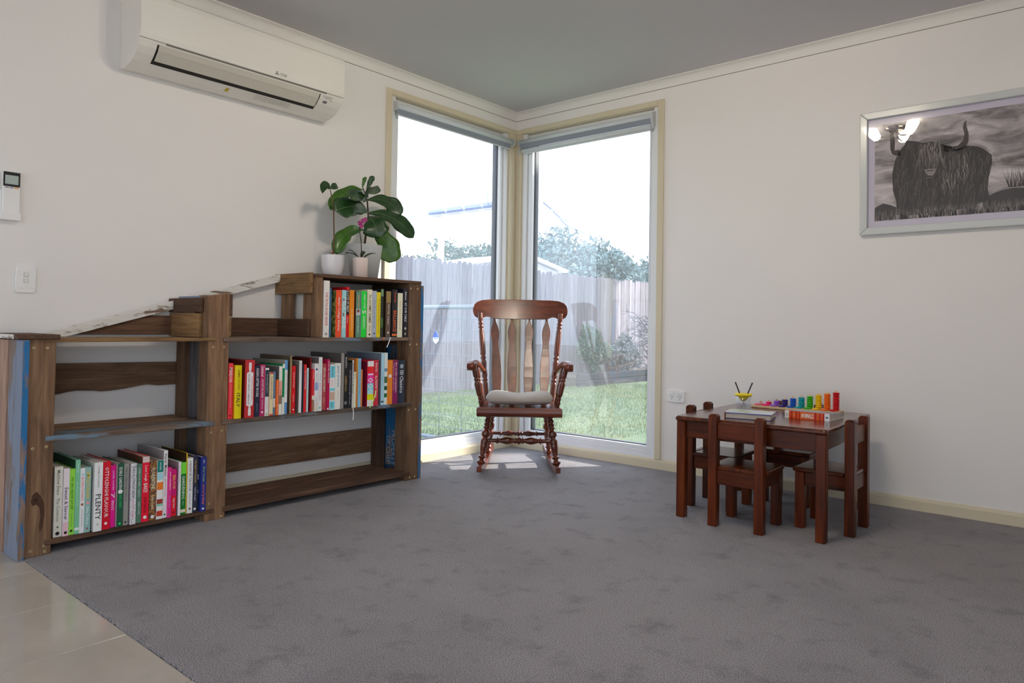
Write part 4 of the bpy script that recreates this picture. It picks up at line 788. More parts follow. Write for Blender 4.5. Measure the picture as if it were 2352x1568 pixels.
po = thing('power_outlet', 'white double power outlet on the right wall beside the table', 'power outlet', (1.305, 0, .421))
pl = [(-.055, .006), (-.052, .0), (0, -.004), (.052, .0), (.055, .006), (.055, .062), (.052, .068), (0, .072), (-.052, .068), (-.055, .062)]
obj('plate', MB().prism([(p[1], p[0]) for p in pl], 'y', -.010, 0), M_PLATE, po, .002, seg=2)
for x_ in (-.027, .027):
    obj('rocker', MB().box(x_-.009, x_+.009, -.0145, -.0095, .046, .057), M_PLATE, po, .001)
    for sx, ang in ((-.007, 25), (.007, -25)):
        o = obj('slot', MB().box(-.0012, .0012, -.0106, -.0098, -.0045, .0045), M_SLOT, po); o.location = (x_+sx, 0, .031); o.rotation_euler = (0, R(ang), 0)
    obj('slot', MB().box(x_-.0012, x_+.0012, -.0106, -.0098, .012, .021), M_SLOT, po)
rc = thing('remote_control', 'white air conditioner remote in a wall holder at the left edge', 'remote control', (0, -3.081, 1.248))
obj('holder', MB().box(0, .008, -.0335, .0335, .0, .120), M_PLATE, rc, .003)
obj('handset', MB().box(.008, .026, -.030, .030, .006, .193), M_PLATE, rc, .004, seg=2)
obj('holder_lip', MB().box(.026, .030, -.0335, .0335, .0, .030), M_PLATE, rc, .0015)
obj('screen_bezel', MB().box(.026, .0268, -.028, .028, .132, .189), plain((26, 28, 34), .25, 1.0), rc)
obj('display', MB().box(.0268, .0272, -.022, .022, .141, .176), plain((176, 190, 184), .2, 1.0), rc)
for y_, c_ in ((-.016, (150, 146, 150)), (.0, (150, 146, 150)), (.016, (235, 150, 40))): obj('button', MB().box(.026, .0275, y_-.0065, y_+.0065, .1255, .130), plain(c_, .4, 1.0), rc)
# ================================================================== framed photograph
M_FRAME = plain((214, 218, 216), .22, .95, name='silver_white_frame', coat=.4)
px0, px1, pz0, pz1 = 2.335, 3.50, 1.352, 1.974
pf = thing('framed_picture', 'white framed black and white photograph of a shaggy horned cow', 'picture', (2.917, 0, pz0))
fw = .036
def pbox(*a): return MB().box(*a)
def mitre(p, q, r_, s_, y0=-.032, y1=-.002):
    return MB().prism([(a[1], a[0]) for a in (p, q, r_, s_)], 'y', y0, y1)
X0, X1, Z0, Z1 = px0, px1, pz0, pz1; x0, x1, z0, z1 = X0+fw, X1-fw, Z0+fw, Z1-fw
for q in (((X0, Z0), (X1, Z0), (x1, z0), (x0, z0)), ((X1, Z0), (X1, Z1), (x1, z1), (x1, z0)), ((X1, Z1), (X0, Z1), (x0, z1), (x1, z1)), ((X0, Z1), (X0, Z0), (x0, z0), (x0, z1))):
    wpart('frame_rail', mitre(*q), M_FRAME, pf, .004, 2)
wpart('mount_board', MB().box(x0-.003, x1+.003, -.012, -.008, z0-.003, z1+.003), plain((214, 208, 226), .7, 1.0), pf)
def photo_mat():
    M, nt, b = base('photo_print'); tc = N(nt, 'ShaderNodeTexCoord'); mp = N(nt, 'ShaderNodeMapping'); mp.inputs['Scale'].default_value = (3.2, 1, 7.5); mp.inputs['Rotation'].default_value = (0, .35, 0)
    nt.links.new(tc.outputs['Object'], mp.inputs[0]); n1 = noise(nt, mp.outputs[0], 1.6, 7, .6, .8)
    c = ramp(nt, n1, [(.3, rgb((70, 64, 66), 1)), (.44, rgb((128, 120, 122), 1.1)), (.56, rgb((180, 172, 174), 1.15)), (.70, rgb((216, 208, 210), 1.2))])
    nt.links.new(c, b.inputs['Base Color']); b.inputs['Roughness'].default_value = .6; return M
pz = (2.402, 3.432, 1.420, 1.906)
wpart('print', MB().box(pz[0], pz[1], -.0128, -.0121, pz[2], pz[3]), photo_mat(), pf)
def flat(name, pts, y, c): return wpart(name, MB().prism([(p[1], p[0]) for p in pts], 'y', y, y+.0002), plain(c, .6, 1.0), pf)
CB = [(2.504, 1.444), (2.501, 1.511), (2.486, 1.568), (2.482, 1.652), (2.495, 1.717), (2.512, 1.759), (2.537, 1.788), (2.546, 1.809), (2.585, 1.8), (2.614, 1.787), (2.643, 1.788), (2.676, 1.783), (2.709, 1.762), (2.736, 1.753), (2.754, 1.734), (2.799, 1.746), (2.844, 1.735), (2.87, 1.717), (2.898, 1.687), (2.9, 1.65), (2.887, 1.59), (2.883, 1.534), (2.892, 1.476), (2.892, 1.424), (2.866, 1.424), (2.862, 1.474), (2.844, 1.466), (2.84, 1.424), (2.814, 1.424), (2.791, 1.45), (2.737, 1.445), (2.71, 1.424), (2.654, 1.424), (2.635, 1.443), (2.611, 1.437), (2.548, 1.437)]
HL = [(2.512, 1.77), (2.492, 1.767), (2.494, 1.817), (2.487, 1.852), (2.469, 1.871), (2.472, 1.821), (2.473, 1.776), (2.482, 1.749), (2.502, 1.739), (2.522, 1.741)]
HR = [(2.699, 1.766), (2.736, 1.75), (2.763, 1.751), (2.784, 1.772), (2.79, 1.802), (2.783, 1.835), (2.788, 1.858), (2.798, 1.865), (2.798, 1.838), (2.807, 1.8), (2.806, 1.763), (2.795, 1.738), (2.773, 1.726), (2.736, 1.726), (2.709, 1.73)]
NS = [(2.622, 1.653), (2.643, 1.656), (2.674, 1.653), (2.669, 1.634), (2.66, 1.621), (2.639, 1.624), (2.632, 1.638)]
HG = [(2.888, 1.500), (2.913, 1.512), (2.939, 1.520), (2.972, 1.525), (3.02, 1.523), (3.12, 1.530), (3.25, 1.520), (3.432, 1.528), (3.432, 1.421), (2.888, 1.421)]
BL = [(2.403, 1.487), (2.417, 1.497), (2.443, 1.508), (2.473, 1.497), (2.501, 1.483), (2.501, 1.424), (2.403, 1.424)]
flat('printed_hedge', HG[::-1], -.0131, (50, 46, 46)); flat('printed_bush', BL[::-1], -.0131, (54, 50, 50)); flat('printed_cow', CB, -.0134, (38, 33, 31))
flat('printed_horn', HL, -.0134, (56, 48, 46)); flat('printed_horn', HR, -.0134, (62, 54, 50)); flat('printed_nose', NS[::-1], -.0142, (150, 144, 144))
wpart('printed_mouth', MB().box(2.632, 2.658, -.0144, -.0142, 1.612, 1.6145), plain((140, 134, 134), .6, 1.0), pf)
wpart('printed_nostril', MB().box(2.632, 2.664, -.0145, -.0143, 1.644, 1.649), plain((40, 36, 36), .6, 1.0), pf)
rnd = random.Random(5)
def strands(name, seeds, c, y, wd):
    m_ = MB(); vs = []; fs = []
    for (x, z, dx, dz, L) in seeds:
        pts = []; px, pzz = x, z
        for k in range(5):
            f = k/4; pts.append((px+dx*L*f+math.sin(f*3+x*90)*.004, pzz+dz*L*f-.02*L*f*f))
        for k in range(4):
            p, q = pts[k], pts[k+1]; a = wd*(1-k/4)+.0002; b_ = wd*(1-(k+1)/4)+.0002; i = len(vs)
            vs += [(p[0]-a, y, p[1]), (p[0]+a, y, p[1]), (q[0]+b_, y, q[1]), (q[0]-b_, y, q[1])]; fs.append((i, i+1, i+2, i+3))
    o = wpart(name, m_.add(vs, fs), plain(c, .6, 1.0), pf); o['kind'] = 'stuff'
def inside(x, z, poly):
    r_ = False; j = len(poly)-1
    for i in range(len(poly)):
        if (poly[i][1] > z) != (poly[j][1] > z) and x < (poly[j][0]-poly[i][0])*(z-poly[i][1])/(poly[j][1]-poly[i][1])+poly[i][0]: r_ = not r_
        j = i
    return r_
sd = []
while len(sd) < 330:
    x, z = rnd.uniform(2.48, 2.9), rnd.uniform(1.45, 1.8)
    if inside(x, z, CB) and inside(x-.01, z-.05, CB): sd.append((x, z, rnd.uniform(-.35, .15), -1, rnd.uniform(.03, .07)))
strands('printed_fur', sd, (104, 96, 93), -.0137, .0011)
strands('printed_fur', [(rnd.uniform(2.60, 2.69), rnd.uniform(1.74, 1.79), rnd.uniform(-.15, .3), -1, rnd.uniform(.06, .11)) for _ in range(45)], (160, 152, 150), -.0140, .0012)
strands('printed_fur', [(x, z, rnd.uniform(-.3, .3), -1, .05) for x, z in [(rnd.uniform(2.70, 2.80), rnd.uniform(1.56, 1.72)) for _ in range(50)]], (148, 140, 138), -.0140, .0012)
strands('printed_grass', [(rnd.uniform(2.405, 3.43), 1.4215, rnd.uniform(-.25, .25), 1, rnd.uniform(.025, .06)) for _ in range(700)], (150, 142, 142), -.0146, .0012)
strands('printed_twigs', [(2.99+rnd.uniform(-.03, .03), 1.53, rnd.uniform(-.35, .35), 1, rnd.uniform(.05, .10)) for _ in range(40)], (70, 64, 64), -.0133, .0009)
wpart('glazing', MB().box(x0-.002, x1+.002, -.0195, -.018, z0-.002, z1+.002), glass_mat('picture_glass', (1, 1, 1, 1), .03), pf)
# ================================================================== ceiling light above the carpet
lm = thing('ceiling_light', 'three-arm ceiling light with curved white glass shades', 'ceiling light', (2.065, -2.0, H))
M_CHROME = plain((120, 116, 110), .25, 1.0, 1., name='brushed_metal')
obj('canopy', MB().lathe((0, 0, 0), (0, 0, -.028), [(0, .075), (.4, .075), (1, .055)], 24), M_CHROME, lm)
M_SHADE = emit('lit_glass_shade', (1, .88, .72, 1), LAMP_POWER)
for k, a in enumerate((35, 165, 280)):
    c_, s_ = math.cos(R(a)), math.sin(R(a))
    obj('arm', MB().tube([(0, 0, -.028), (.05*c_, .05*s_, -.075), (.115*c_, .115*s_, -.085)], .006, 8), M_CHROME, lm)
    p0 = Vector((.115*c_, .115*s_, -.085)); dr = Vector((c_*.5, s_*.5, .75)).normalized()
    sh_ = obj('shade', MB().lathe(p0, p0+dr*.10, [(0, .012), (.12, .028), (.5, .036), (.9, .040), (1, .041)], 16, False), M_SHADE, lm)
# ================================================================== rocking chair
def rw(axis): return wood('varnished_walnut', axis, (58, 19, 6), (102, 40, 14), (130, 60, 24), .3, 1.0, .15, .08, coat=.3, gl=5)
ch = thing('rocking_chair', 'varnished wooden rocking chair with turned legs in the window corner', 'rocking chair', (.513, -.533, 0), R(220.3))
def turned(p0, p1, prof, seg=16): return MB().lathe(p0, p1, prof, seg)
def smooth_prof(keys, n=60):
    """keys (t, r): smooth blend between the keys"""
    out = []
    for i in range(n+1):
        t = i/n
        for (t0, r0), (t1, r1) in zip(keys, keys[1:]):
            if t <= t1+1e-9:
                f = (t-t0)/max(1e-6, t1-t0); f = f*f*(3-2*f); out.append((t, r0+(r1-r0)*f)); break
    return out
LEG = smooth_prof([(0, .014), (.05, .019), (.085, .014), (.13, .021), (.17, .015), (.20, .021), (.235, .016), (.27, .022), (.30, .014), (.36, .026), (.42, .025), (.46, .016), (.52, .024), (.62, .022), (.78, .016), (.80, .014), (.85, .024), (.885, .013), (.945, .026), (1, .017)], 96)
fl_, fr_ = {}, {}
for s_ in (-1, 1):
    obj('front_leg', turned((s_*.178, .225, .345), (s_*.221, .272, .058), LEG), rw('z'), ch)
    obj('rear_leg', turned((s_*.168, -.10, .345), (s_*.198, -.165, .050), LEG), rw('z'), ch)
    # rocker: curved runner
    m_ = MB(); vs = []; fs = []; nn = 26
    for i in range(nn+1):
        y = .37-.80*i/nn; zb_ = (y+.02)**2/4.6; xx = s_*(.224-.045*(i/nn)); hw = .014; hh = .042 if 1 < i < nn-1 else .034
        vs += [(xx-hw, y, zb_), (xx+hw, y, zb_), (xx+hw, y, zb_+hh), (xx-hw, y, zb_+hh)]
    for i in range(nn):
        for k in range(4): fs.append((4*i+k, 4*i+(k+1) % 4, 4*i+4+(k+1) % 4, 4*i+4+k))
    fs += [(3, 2, 1, 0), tuple(4*nn+k for k in range(4))]
    obj('rocker', m_.add(vs, fs), rw('y'), ch, .003, seg=2)
    # back post
    PO = smooth_prof([(0, .016), (.10, .018), (.20, .018), (.22, .014), (.24, .019), (.26, .014), (.29, .019), (.36, .016), (.44, .019), (.47, .014), (.49, .019), (.51, .014), (.54, .019), (.66, .019), (.80, .017), (.82, .014), (.84, .018), (.86, .014), (.88, .018), (.90, .014), (.93, .017), (1, .017)], 100)
    obj('back_post', turned((s_*.207, -.115, .38), (s_*.266, -.275, .945), PO), rw('z'), ch)
    # arm
    arm = [(.232, -.165, .575, .016), (.238, -.12, .580, .018), (.252, -.03, .606, .021), (.268, .08, .634, .022), (.279, .16, .642, .024), (.283, .205, .636, .026), (.284, .228, .622, .020)]
    vs = []; fs = []
    for x, y, z, hw in arm:
        hz = hw*.72; ring_ = [(-1, -.35), (-.8, -.85), (-.3, -1), (.3, -1), (.8, -.85), (1, -.35), (1, .35), (.8, .85), (.3, 1), (-.3, 1), (-.8, .85), (-1, .35)]
        vs += [(s_*(x+a*hw*1.05), y, z+b*hz) for a, b in ring_]
    k_ = 12
    for i in range(len(arm)-1):
        for k in range(k_): fs.append((i*k_+k, i*k_+(k+1) % k_, (i+1)*k_+(k+1) % k_, (i+1)*k_+k))
    m_ = MB().add(vs, fs, True); m_.add(vs[:k_], [tuple(range(k_))]); m_.add(vs[-k_:], [tuple(range(k_))])
    m_.tube([(s_*.258, .212, .622), (s_*.312, .212, .622)], .025, 16)
    obj('arm', m_, rw('y'), ch)
    SP = smooth_prof([(0, .012), (.12, .014), (.16, .010), (.19, .014), (.22, .010), (.30, .016), (.55, .018), (.62, .012), (.65, .017), (.68, .012), (.75, .016), (.9, .017), (1, .014)], 60)
    obj('arm_support', turned((s_*.226, .165, .385), (s_*.276, .175, .63), SP, 12), rw('z'), ch)
    obj('arm_support', turned((s_*.220, .045, .385), (s_*.262, .04, .61), [(t, r_*.75) for t, r_ in SP], 10), rw('z'), ch)
    obj('side_stretcher', turned((s_*.205, .252, .165), (s_*.187, -.14, .165), smooth_prof([(0, .010), (.2, .011), (.25, .015), (.3, .011), (.5, .018), (.7, .011), (.75, .015), (.8, .011), (1, .010)], 50), 12), rw('y'), ch)
ST = smooth_prof([(0, .011), (.12, .011), (.17, .012), (.19, .020), (.21, .012), (.33, .021), (.43, .012), (.445, .020), (.46, .013), (.5, .021), (.54, .013), (.555, .020), (.57, .012), (.67, .021), (.79, .012), (.81, .020), (.83, .012), (.88, .011), (1, .011)], 110)
obj('front_stretcher', turned((-.203, .252, .195), (.203, .252, .195), ST), rw('x'), ch)
obj('rear_stretcher', turned((-.185, -.135, .18), (.185, -.135, .18), [(t, r_*.9) for t, r_ in ST]), rw('x'), ch)
# seat with rolled front edge
secs = [(.318, .362, .364, .246), (.314, .345, .383, .247), (.300, .338, .391, .247), (.26, .340, .388, .246), (.15, .350, .384, .240), (0, .356, .384, .224), (-.10, .356, .388, .21), (-.155, .358, .386, .20), (-.160, .364, .378, .198)]
vs = []; fs = []
for y, z0, z1, hw in secs: vs += [(-hw, y, z0), (hw, y, z0), (hw, y, z1), (-hw, y, z1)]
for i in range(len(secs)-1):
    for k in range(4): fs.append((4*i+k, 4*i+(k+1) % 4, 4*i+4+(k+1) % 4, 4*i+4+k))
fs += [(3, 2, 1, 0), tuple(4*(len(secs)-1)+k for k in range(4))]
obj('seat', MB().add(vs, fs), rw('x'), ch, .004, seg=3)
# crest rail: gently bowed and leaning back, rounded ends
CT = [(0, 1.040), (.2, 1.038), (.255, 1.033), (.288, 1.020), (.306, 1.0), (.3125, .972)]
CBt = [(0, .908), (.175, .909), (.195, .918), (.215, .924), (.235, .921), (.25, .911), (.275, .908), (.300, .925), (.310, .946), (.3125, .962)]
def ip(k, x):
    x = abs(x)
    for (a, b_), (c, d_) in zip(k, k[1:]):
        if x <= c+1e-9: return b_+(d_-b_)*(x-a)/(c-a)
    return k[-1][1]
cx_ = sorted(set([round(-.3125+.0125*i, 5) for i in range(51)]+[s_*v for s_ in (-1, 1) for v in (.195, .205, .22, .23, .24, .255, .265, .282, .294, .304, .309)]))
vs = []; fs = []; sm_ = []
for x in cx_:
    zt_, zb_ = ip(CT, x), ip(CBt, x)
    for z in (zb_, (zb_+zt_)/2, zt_):
        yc = -.280-.045*(1-(x/.31)**2)-(z-.95)*.28
        vs += [(x, yc+.011, z), (x, yc-.011, z)]
for i in range(len(cx_)-1):
    a, b_ = 6*i, 6*i+6
    for k in (0, 2): fs += [(a+k, b_+k, b_+k+2, a+k+2), (a+k+1, a+k+3, b_+k+3, b_+k+1)]
    fs += [(a, a+1, b_+1, b_), (a+4, b_+4, b_+5, a+5)]
e = 6*(len(cx_)-1)
for k in (0, 2): fs += [(k, k+2, k+3, k+1), (e+k, e+k+1, e+k+3, e+k+2)]
obj('crest_rail', MB().add(vs, fs, False), rw('x'), ch, .005, seg=3)
# slats
WPR = [(0, .017), (.06, .019), (.16, .026), (.28, .031), (.40, .0305), (.52, .027), (.61, .0215), (.66, .0205), (.71, .0225), (.77, .0270), (.82, .0275), (.87, .0215), (.92, .012), (.96, .0065), (1, .0055)]
for xb, xt in ((-.156, -.177), (-.056, -.062), (.046, .056), (.138, .172)):
    vs = []; fs = []
    for t, hw in WPR:
        x = xb+(xt-xb)*t; z = .383+(.925-.383)*t; y = -.135-.165*t-.02*math.sin(math.pi*t)-.028*(1-(x/.31)**2)*t
        vs += [(x-hw, y-.0065, z), (x+hw, y-.0065, z), (x+hw, y+.0065, z), (x-hw, y+.0065, z)]
    for i in range(len(WPR)-1):
        for k in range(4): fs.append((4*i+k, 4*i+(k+1) % 4, 4*i+4+(k+1) % 4, 4*i+4+k))
    fs += [(3, 2, 1, 0), tuple(4*(len(WPR)-1)+k for k in range(4))]
    obj('slat', MB().add(vs, fs), rw('z'), ch, .003, seg=2)
# cushion
def cushion_mat():
    M, nt, b = base('grey_cushion_fabric'); v = coords(nt, (1, 1, 1), False); n1 = noise(nt, v, 900, 2, .6)
    c = ramp(nt, n1, [(.35, rgb((168, 158, 150), .95)), (.65, rgb((196, 188, 182), 1.0))]); nt.links.new(c, b.inputs['Base Color']); b.inputs['Roughness'].default_value = .95; bump(nt, b, n1, .3, .001); return M
cu_ = thing('seat_cushion', 'plump grey fabric cushion lying on the rocking chair seat', 'cushion', (.513, -.533, .391), R(220.3))
vs = []; fs = []; nu, nv = 28, 16
for i in range(nu+1):
    for j in range(nv):
        u = i/nu*2-1; a = 2*math.pi*j/nv
        e = (1-abs(u)**7)**.5 if abs(u) < 1 else 0
        thk = .035+.004*abs(math.sin(u*2.2))**2-.002*math.cos(u*4); cs, sn = math.cos(a), math.sin(a)
        cy = math.copysign(abs(cs)**.6, cs)*.125*(.45+.55*e); cz = math.copysign(abs(sn)**.75, sn)*thk*(e**.8)
        vs.append((u*.203, .105+cy, max(0, thk+.0008+cz if sn < 0 else thk+cz)+.001))
for i in range(nu):
    for j in range(nv): fs.append((i*nv+j, i*nv+(j+1) % nv, (i+1)*nv+(j+1) % nv, (i+1)*nv+j))
fs += [tuple(range(nv))[::-1], tuple(nu*nv+k for k in range(nv))]
mc = MB().add(vs, fs, True); CM = cushion_mat(); o = obj('filled_cover', mc, CM, cu_)
sm = o.modifiers.new('sub', 'SUBSURF'); sm.levels = 1; sm.render_levels = 1
obj('seam', MB().tube([(-.2, .23*0+.105+.124, .030), (0, .105+.1265, .032), (.2, .105+.124, .030)], .0016, 6), CM, cu_)
# ================================================================== children's table and chairs
def mh(axis): return wood('dark_mahogany', axis, (38, 12, 3), (90, 34, 5), (132, 60, 10), .32, 1.0, .2, .08, coat=.05, gl=5, spec=.3)
def mhg(axis): return wood('polished_mahogany', axis, (38, 12, 3), (84, 32, 6), (118, 52, 10), .2, 1.0, .15, .05, coat=.35, gl=5, spec=.4)
tb = thing('play_table', 'small dark mahogany play table covered with toys by the wall', 'table', (2.10, -.535, 0), R(2.0))
tw, td = .335, .385
obj('table_top', MB().prism([(-tw+.012, -td), (tw-.012, -td), (tw, -td+.012), (tw, td-.012), (tw-.012, td), (-tw+.012, td), (-tw, td-.012), (-tw, -td+.012)], 'z', .441, .463), mhg('y'), tb, .009, seg=3)
lx, ly = tw-.028, td-.012
for sx in (-1, 1):
    for sy in (-1, 1): obj('leg', MB().box(sx*lx-.02, sx*lx+.02, sy*(ly-.02)-.02, sy*(ly-.02)+.02, 0, .441), mh('z'), tb, .003)
for sy in (-1, 1): obj('apron', MB().box(-lx+.02, lx-.02, sy*(ly-.028)-.009, sy*(ly-.028)+.009, .365, .441), mh('x'), tb, .002)
for sx in (-1, 1): obj('apron', MB().box(sx*(lx-.008)-.009, sx*(lx-.008)+.009, -ly+.04, ly-.04, .365, .441), mh('y'), tb, .002)
def kid_chair(label, loc, rz):
    """front of the seat towards local +y"""
    t = thing('kids_chair', label, 'chair', loc, rz, 'small chairs around the play table')
    hw = .122
    for s_ in (-1, 1):
        xo = s_*(hw-.0195); c = .008
        m_ = MB(); z1 = .49; b0, b1 = -.122, -.083
        m_.box(xo-.0195, xo+.0195, b0, b1, 0, z1-c)
        q = [(xo-.0195, b0), (xo+.0195, b0), (xo+.0195, b1), (xo-.0195, b1)]; q2 = [(xo-.0195+c, b0+c), (xo+.0195-c, b0+c), (xo+.0195-c, b1-c), (xo-.0195+c, b1-c)]
        vs = [(x, y, z1-c) for x, y in q]+[(x, y, z1) for x, y in q2]; m_.add(vs, [(4, 5, 6, 7), (0, 1, 5, 4), (1, 2, 6, 5), (2, 3, 7, 6), (3, 0, 4, 7)])
        obj('back_post', m_, mh('z'), t, .0015)
        obj('leg', MB().box(xo-.0195, xo+.0195, .083, .122, 0, .245), mh('z'), t, .002)
        obj('seat_rail', MB().box(xo-.008, xo+.008, -.083, .083, .185, .245), mh('y'), t, .002)
    obj('seat_rail', MB().box(-hw+.039, hw-.039, -.112, -.094, .185, .247), mh('x'), t, .002)
    obj('seat_rail', MB().box(-hw+.039, hw-.039, .094, .112, .185, .245), mh('x'), t, .002)
    obj('seat', MB().box(-hw-.008+.0, hw+.008, -.080, .130, .247, .265).box(-hw+.041, hw-.041, -.112, -.080, .247, .265), mhg('y'), t, .005, seg=2)
    obj('backrest', MB().box(-hw+.039, hw-.039, -.112, -.094, .382, .455), mh('x'), t, .003, seg=2)
    return t
c0 = kid_chair('small dark wooden chair tucked under the play table nearest the camera', (2.081, -.838, 0), R(1.5))
dup(c0, (2.379, -.598, 0), R(90), 'small dark wooden chair at the right end of the play table', 'small chairs around the play table')
dup(c0, (1.838, -.573, 0), R(-88), 'small dark wooden chair at the window end of the play table', 'small chairs around the play table')
dup(c0, (2.070, -.222, 0), R(181), 'small dark wooden chair between the play table and the wall', 'small chairs around the play table')
# ---- things on the table (top at z .463)
TZ = .4635
cp = thing('paint_cup', 'clear no-spill paint cup with a yellow lid on the play table', 'cup', (1.914, -.462, TZ))
M_CLEAR = glass_mat('clear_plastic', (.92, .94, .97, 1), .09, .16)
obj('beaker', MB().lathe((0, 0, 0), (0, 0, .070), [(0, .029), (1, .038)], 28), M_CLEAR, cp)
M_YEL = plain((240, 212, 20), .4, 1.1)
obj('lid', MB().lathe((0, 0, .070), (0, 0, .082), [(0, .039), (.2, .0425), (.75, .0425), (1, .038)], 28), M_YEL, cp)
obj('funnel', MB().lathe((0, 0, .070), (0, 0, .045), [(0, .028), (.5, .020), (1, .010)], 20), M_YEL, cp)
for lab, b_, t_ in (('black handled paint brush leaning left in the paint cup', (1.922, -.459, .475), (1.876, -.475, .600)), ('black handled paint brush leaning right in the paint cup', (1.906, -.464, .475), (1.955, -.452, .600))):
    b_, t_ = Vector(b_), Vector(t_); br_ = thing('paint_brush', lab, 'paint brush', b_, 0, 'brushes in the paint cup'); d_ = t_-b_
    obj('handle', MB().tube([d_*.35, d_], [.0032, .0036], 8), plain((18, 18, 20), .35, 1.0), br_)
    obj('ferrule', MB().tube([d_*.15, d_*.35], [.0036, .0034], 8), plain((200, 200, 205), .3, 1.0, .9), br_)
    obj('bristles', MB().tube([(0, 0, 0), d_*.15], [.0008, .0036], 8), plain((225, 215, 200), .8, 1.0), br_)
# picture book lying flat
bk = thing('picture_book', 'thick closed board book with a pale illustrated cover on the table', 'book', (2.065, -.745, TZ), R(13))
obj('back_cover', MB().box(-.100, .100, -.080, .080, 0, .0025), plain((60, 64, 120), .35, 1.0), bk)
obj('page_block', MB().box(-.096, .096, -.077, .077, .0025, .0235), wall_mat('board_pages', (214, 204, 190), .95, .3), bk)
def cover_mat():
    M, nt, b = base('illustrated_cover'); v = coords(nt, (1, 1, 1), False); n1 = noise(nt, v, 22, 4, .6)
    c = ramp(nt, n1, [(.32, rgb((110, 150, 70), 1.1)), (.45, rgb((190, 205, 190), 1.1)), (.6, rgb((205, 212, 226), 1.1)), (.75, rgb((150, 170, 210), 1.1))]); nt.links.new(c, b.inputs['Base Color']); b.inputs['Roughness'].default_value = .25; return M
obj('front_cover', MB().box(-.100, .100, -.080, .080, .0235, .0265), cover_mat(), bk)
obj('cover_edge', MB().box(-.1003, .1003, -.0803, -.080, .0225, .0268), plain((70, 70, 150), .35, 1.0), bk)
obj('spine', MB().box(-.102, -.100, -.080, .080, 0, .0265), plain((230, 120, 90), .35, 1.0), bk)
for k in range(4): obj('page_line', MB().box(-.0965, .0965, -.0774, -.077, .006+.0045*k, .0068+.0045*k), plain((120, 110, 100), .7, 1.0), bk)
# striped animal book box
ab = thing('striped_book', 'orange and red striped animal board book at the front of the table', 'book', (2.277, -.522, TZ), R(-1.5))
BW, BD, BH = .099, .098, .034
obj('back_cover', MB().box(-BW, BW, -BD, BD, 0, .003), plain((235, 235, 235), .35, 1.0), ab)
B2 = .019
obj('page_block', MB().prism([(-BD+.002, .003), (BD-.004, .003), (BD-.004, B2-.002), (-BD+.002, BH-.003)], 'x', -BW+.004, BW-.004), M_PAGE, ab)
obj('front_cover', MB().prism([(-BD, BH-.003), (BD, B2-.002), (BD, B2+.0005), (-BD, BH)], 'x', -BW, BW), plain((150, 160, 185), .35, 1.0), ab)
cols = []
stripes = [((235, 232, 228), .02)]
w0 = -BW; k = 0
obj('spine', MB().box(-BW, BW, -BD-.002, -BD, 0, BH), plain((226, 96, 26), .3, 1.0), ab)
obj('white_label', MB().box(-BW, -BW+.019, -BD-.0026, -BD-.002, 0, BH), plain((236, 234, 230), .35, 1.0), ab)
for xx, ww in ((-.072, .009), (-.050, .006), (-.036, .005), (.034, .008), (.054, .007), (.070, .007)):
    obj('red_stripe', MB().box(xx, xx+ww, -BD-.0026, -BD-.002, 0, BH), plain((190, 22, 20), .3, 1.0), ab)
obj('white_label', MB().box(BW-.022, BW, -BD-.0026, -BD-.002, 0, BH), plain((236, 238, 240), .35, 1.0), ab)
obj('whale_mark', MB().sphere((BW-.012, -BD-.0026, BH*.5), .006, 10, 5, 1, .05, .7).prism([(BH*.5+.001, BW-.005), (BH*.5-.003, BW-.0075), (BH*.5+.004, BW-.0065)], 'y', -BD-.0032, -BD-.0028), plain((40, 110, 130), .4, 1.0), ab)
text(ab, 'ANIMALS', (-.026, -BD-.0029, BH*.5), (1, 0, 0), (0, 0, 1), .056, .020, plain((250, 246, 240), .4, 1.0), 'title', .02)
text(ab, '1 2 3', (-.066, -BD-.0029, BH*.5), (1, 0, 0), (0, 0, 1), .015, .014, plain((250, 200, 120), .4, 1.0), 'title')
text(ab, '123', (-BW+.004, -BD-.0029, BH*.5), (1, 0, 0), (0, 0, 1), .011, .012, plain((110, 110, 110), .4, 1.0), 'title')
# counting stacker
st = thing('counting_stacker', 'wooden rainbow counting stacker with ten pegs of coloured rings', 'toy', (2.105, -.262, TZ), R(1))
M_PINE = wood('pine', 'x', (196, 160, 118), (222, 190, 150), (236, 208, 172), .5, 1.0, .1, .1)
obj('base_board', MB().cbox(-.215, .215, -.052, .048, 0, .012, .008), M_PINE, st, .002)
RC = [(240, 120, 160), (240, 90, 150), (245, 20, 120), (140, 80, 200), (50, 30, 120), (10, 90, 200), (0, 160, 170), (60, 180, 20), (250, 200, 0), (250, 110, 10), (205, 5, 20)]
for k in range(10):
    x_ = -.186+.0412*k; cl = RC[k+1] if k > 0 else RC[0]; n_ = k+1; hr = .0088
    obj('peg', MB().lathe((x_, .018, .012), (x_, .018, .012+n_*hr+.009), [(0, .005), (.95, .005), (1, .0035)], 10), M_PINE, st)
    rm = plain(cl, .3, 1.05)
    for q in range(n_): obj('ring', MB().torus((x_, .018, .012+hr*(q+.5)), .0105, .0056, 18, 8, 'z', .78), rm, st)
    if k > 0 or True: obj('number_tile', MB().lathe((x_, -.026, .012), (x_, -.026, .0205), [(0, .0165), (.85, .0165), (1, .0155)], 4 if False else 20), rm, st)
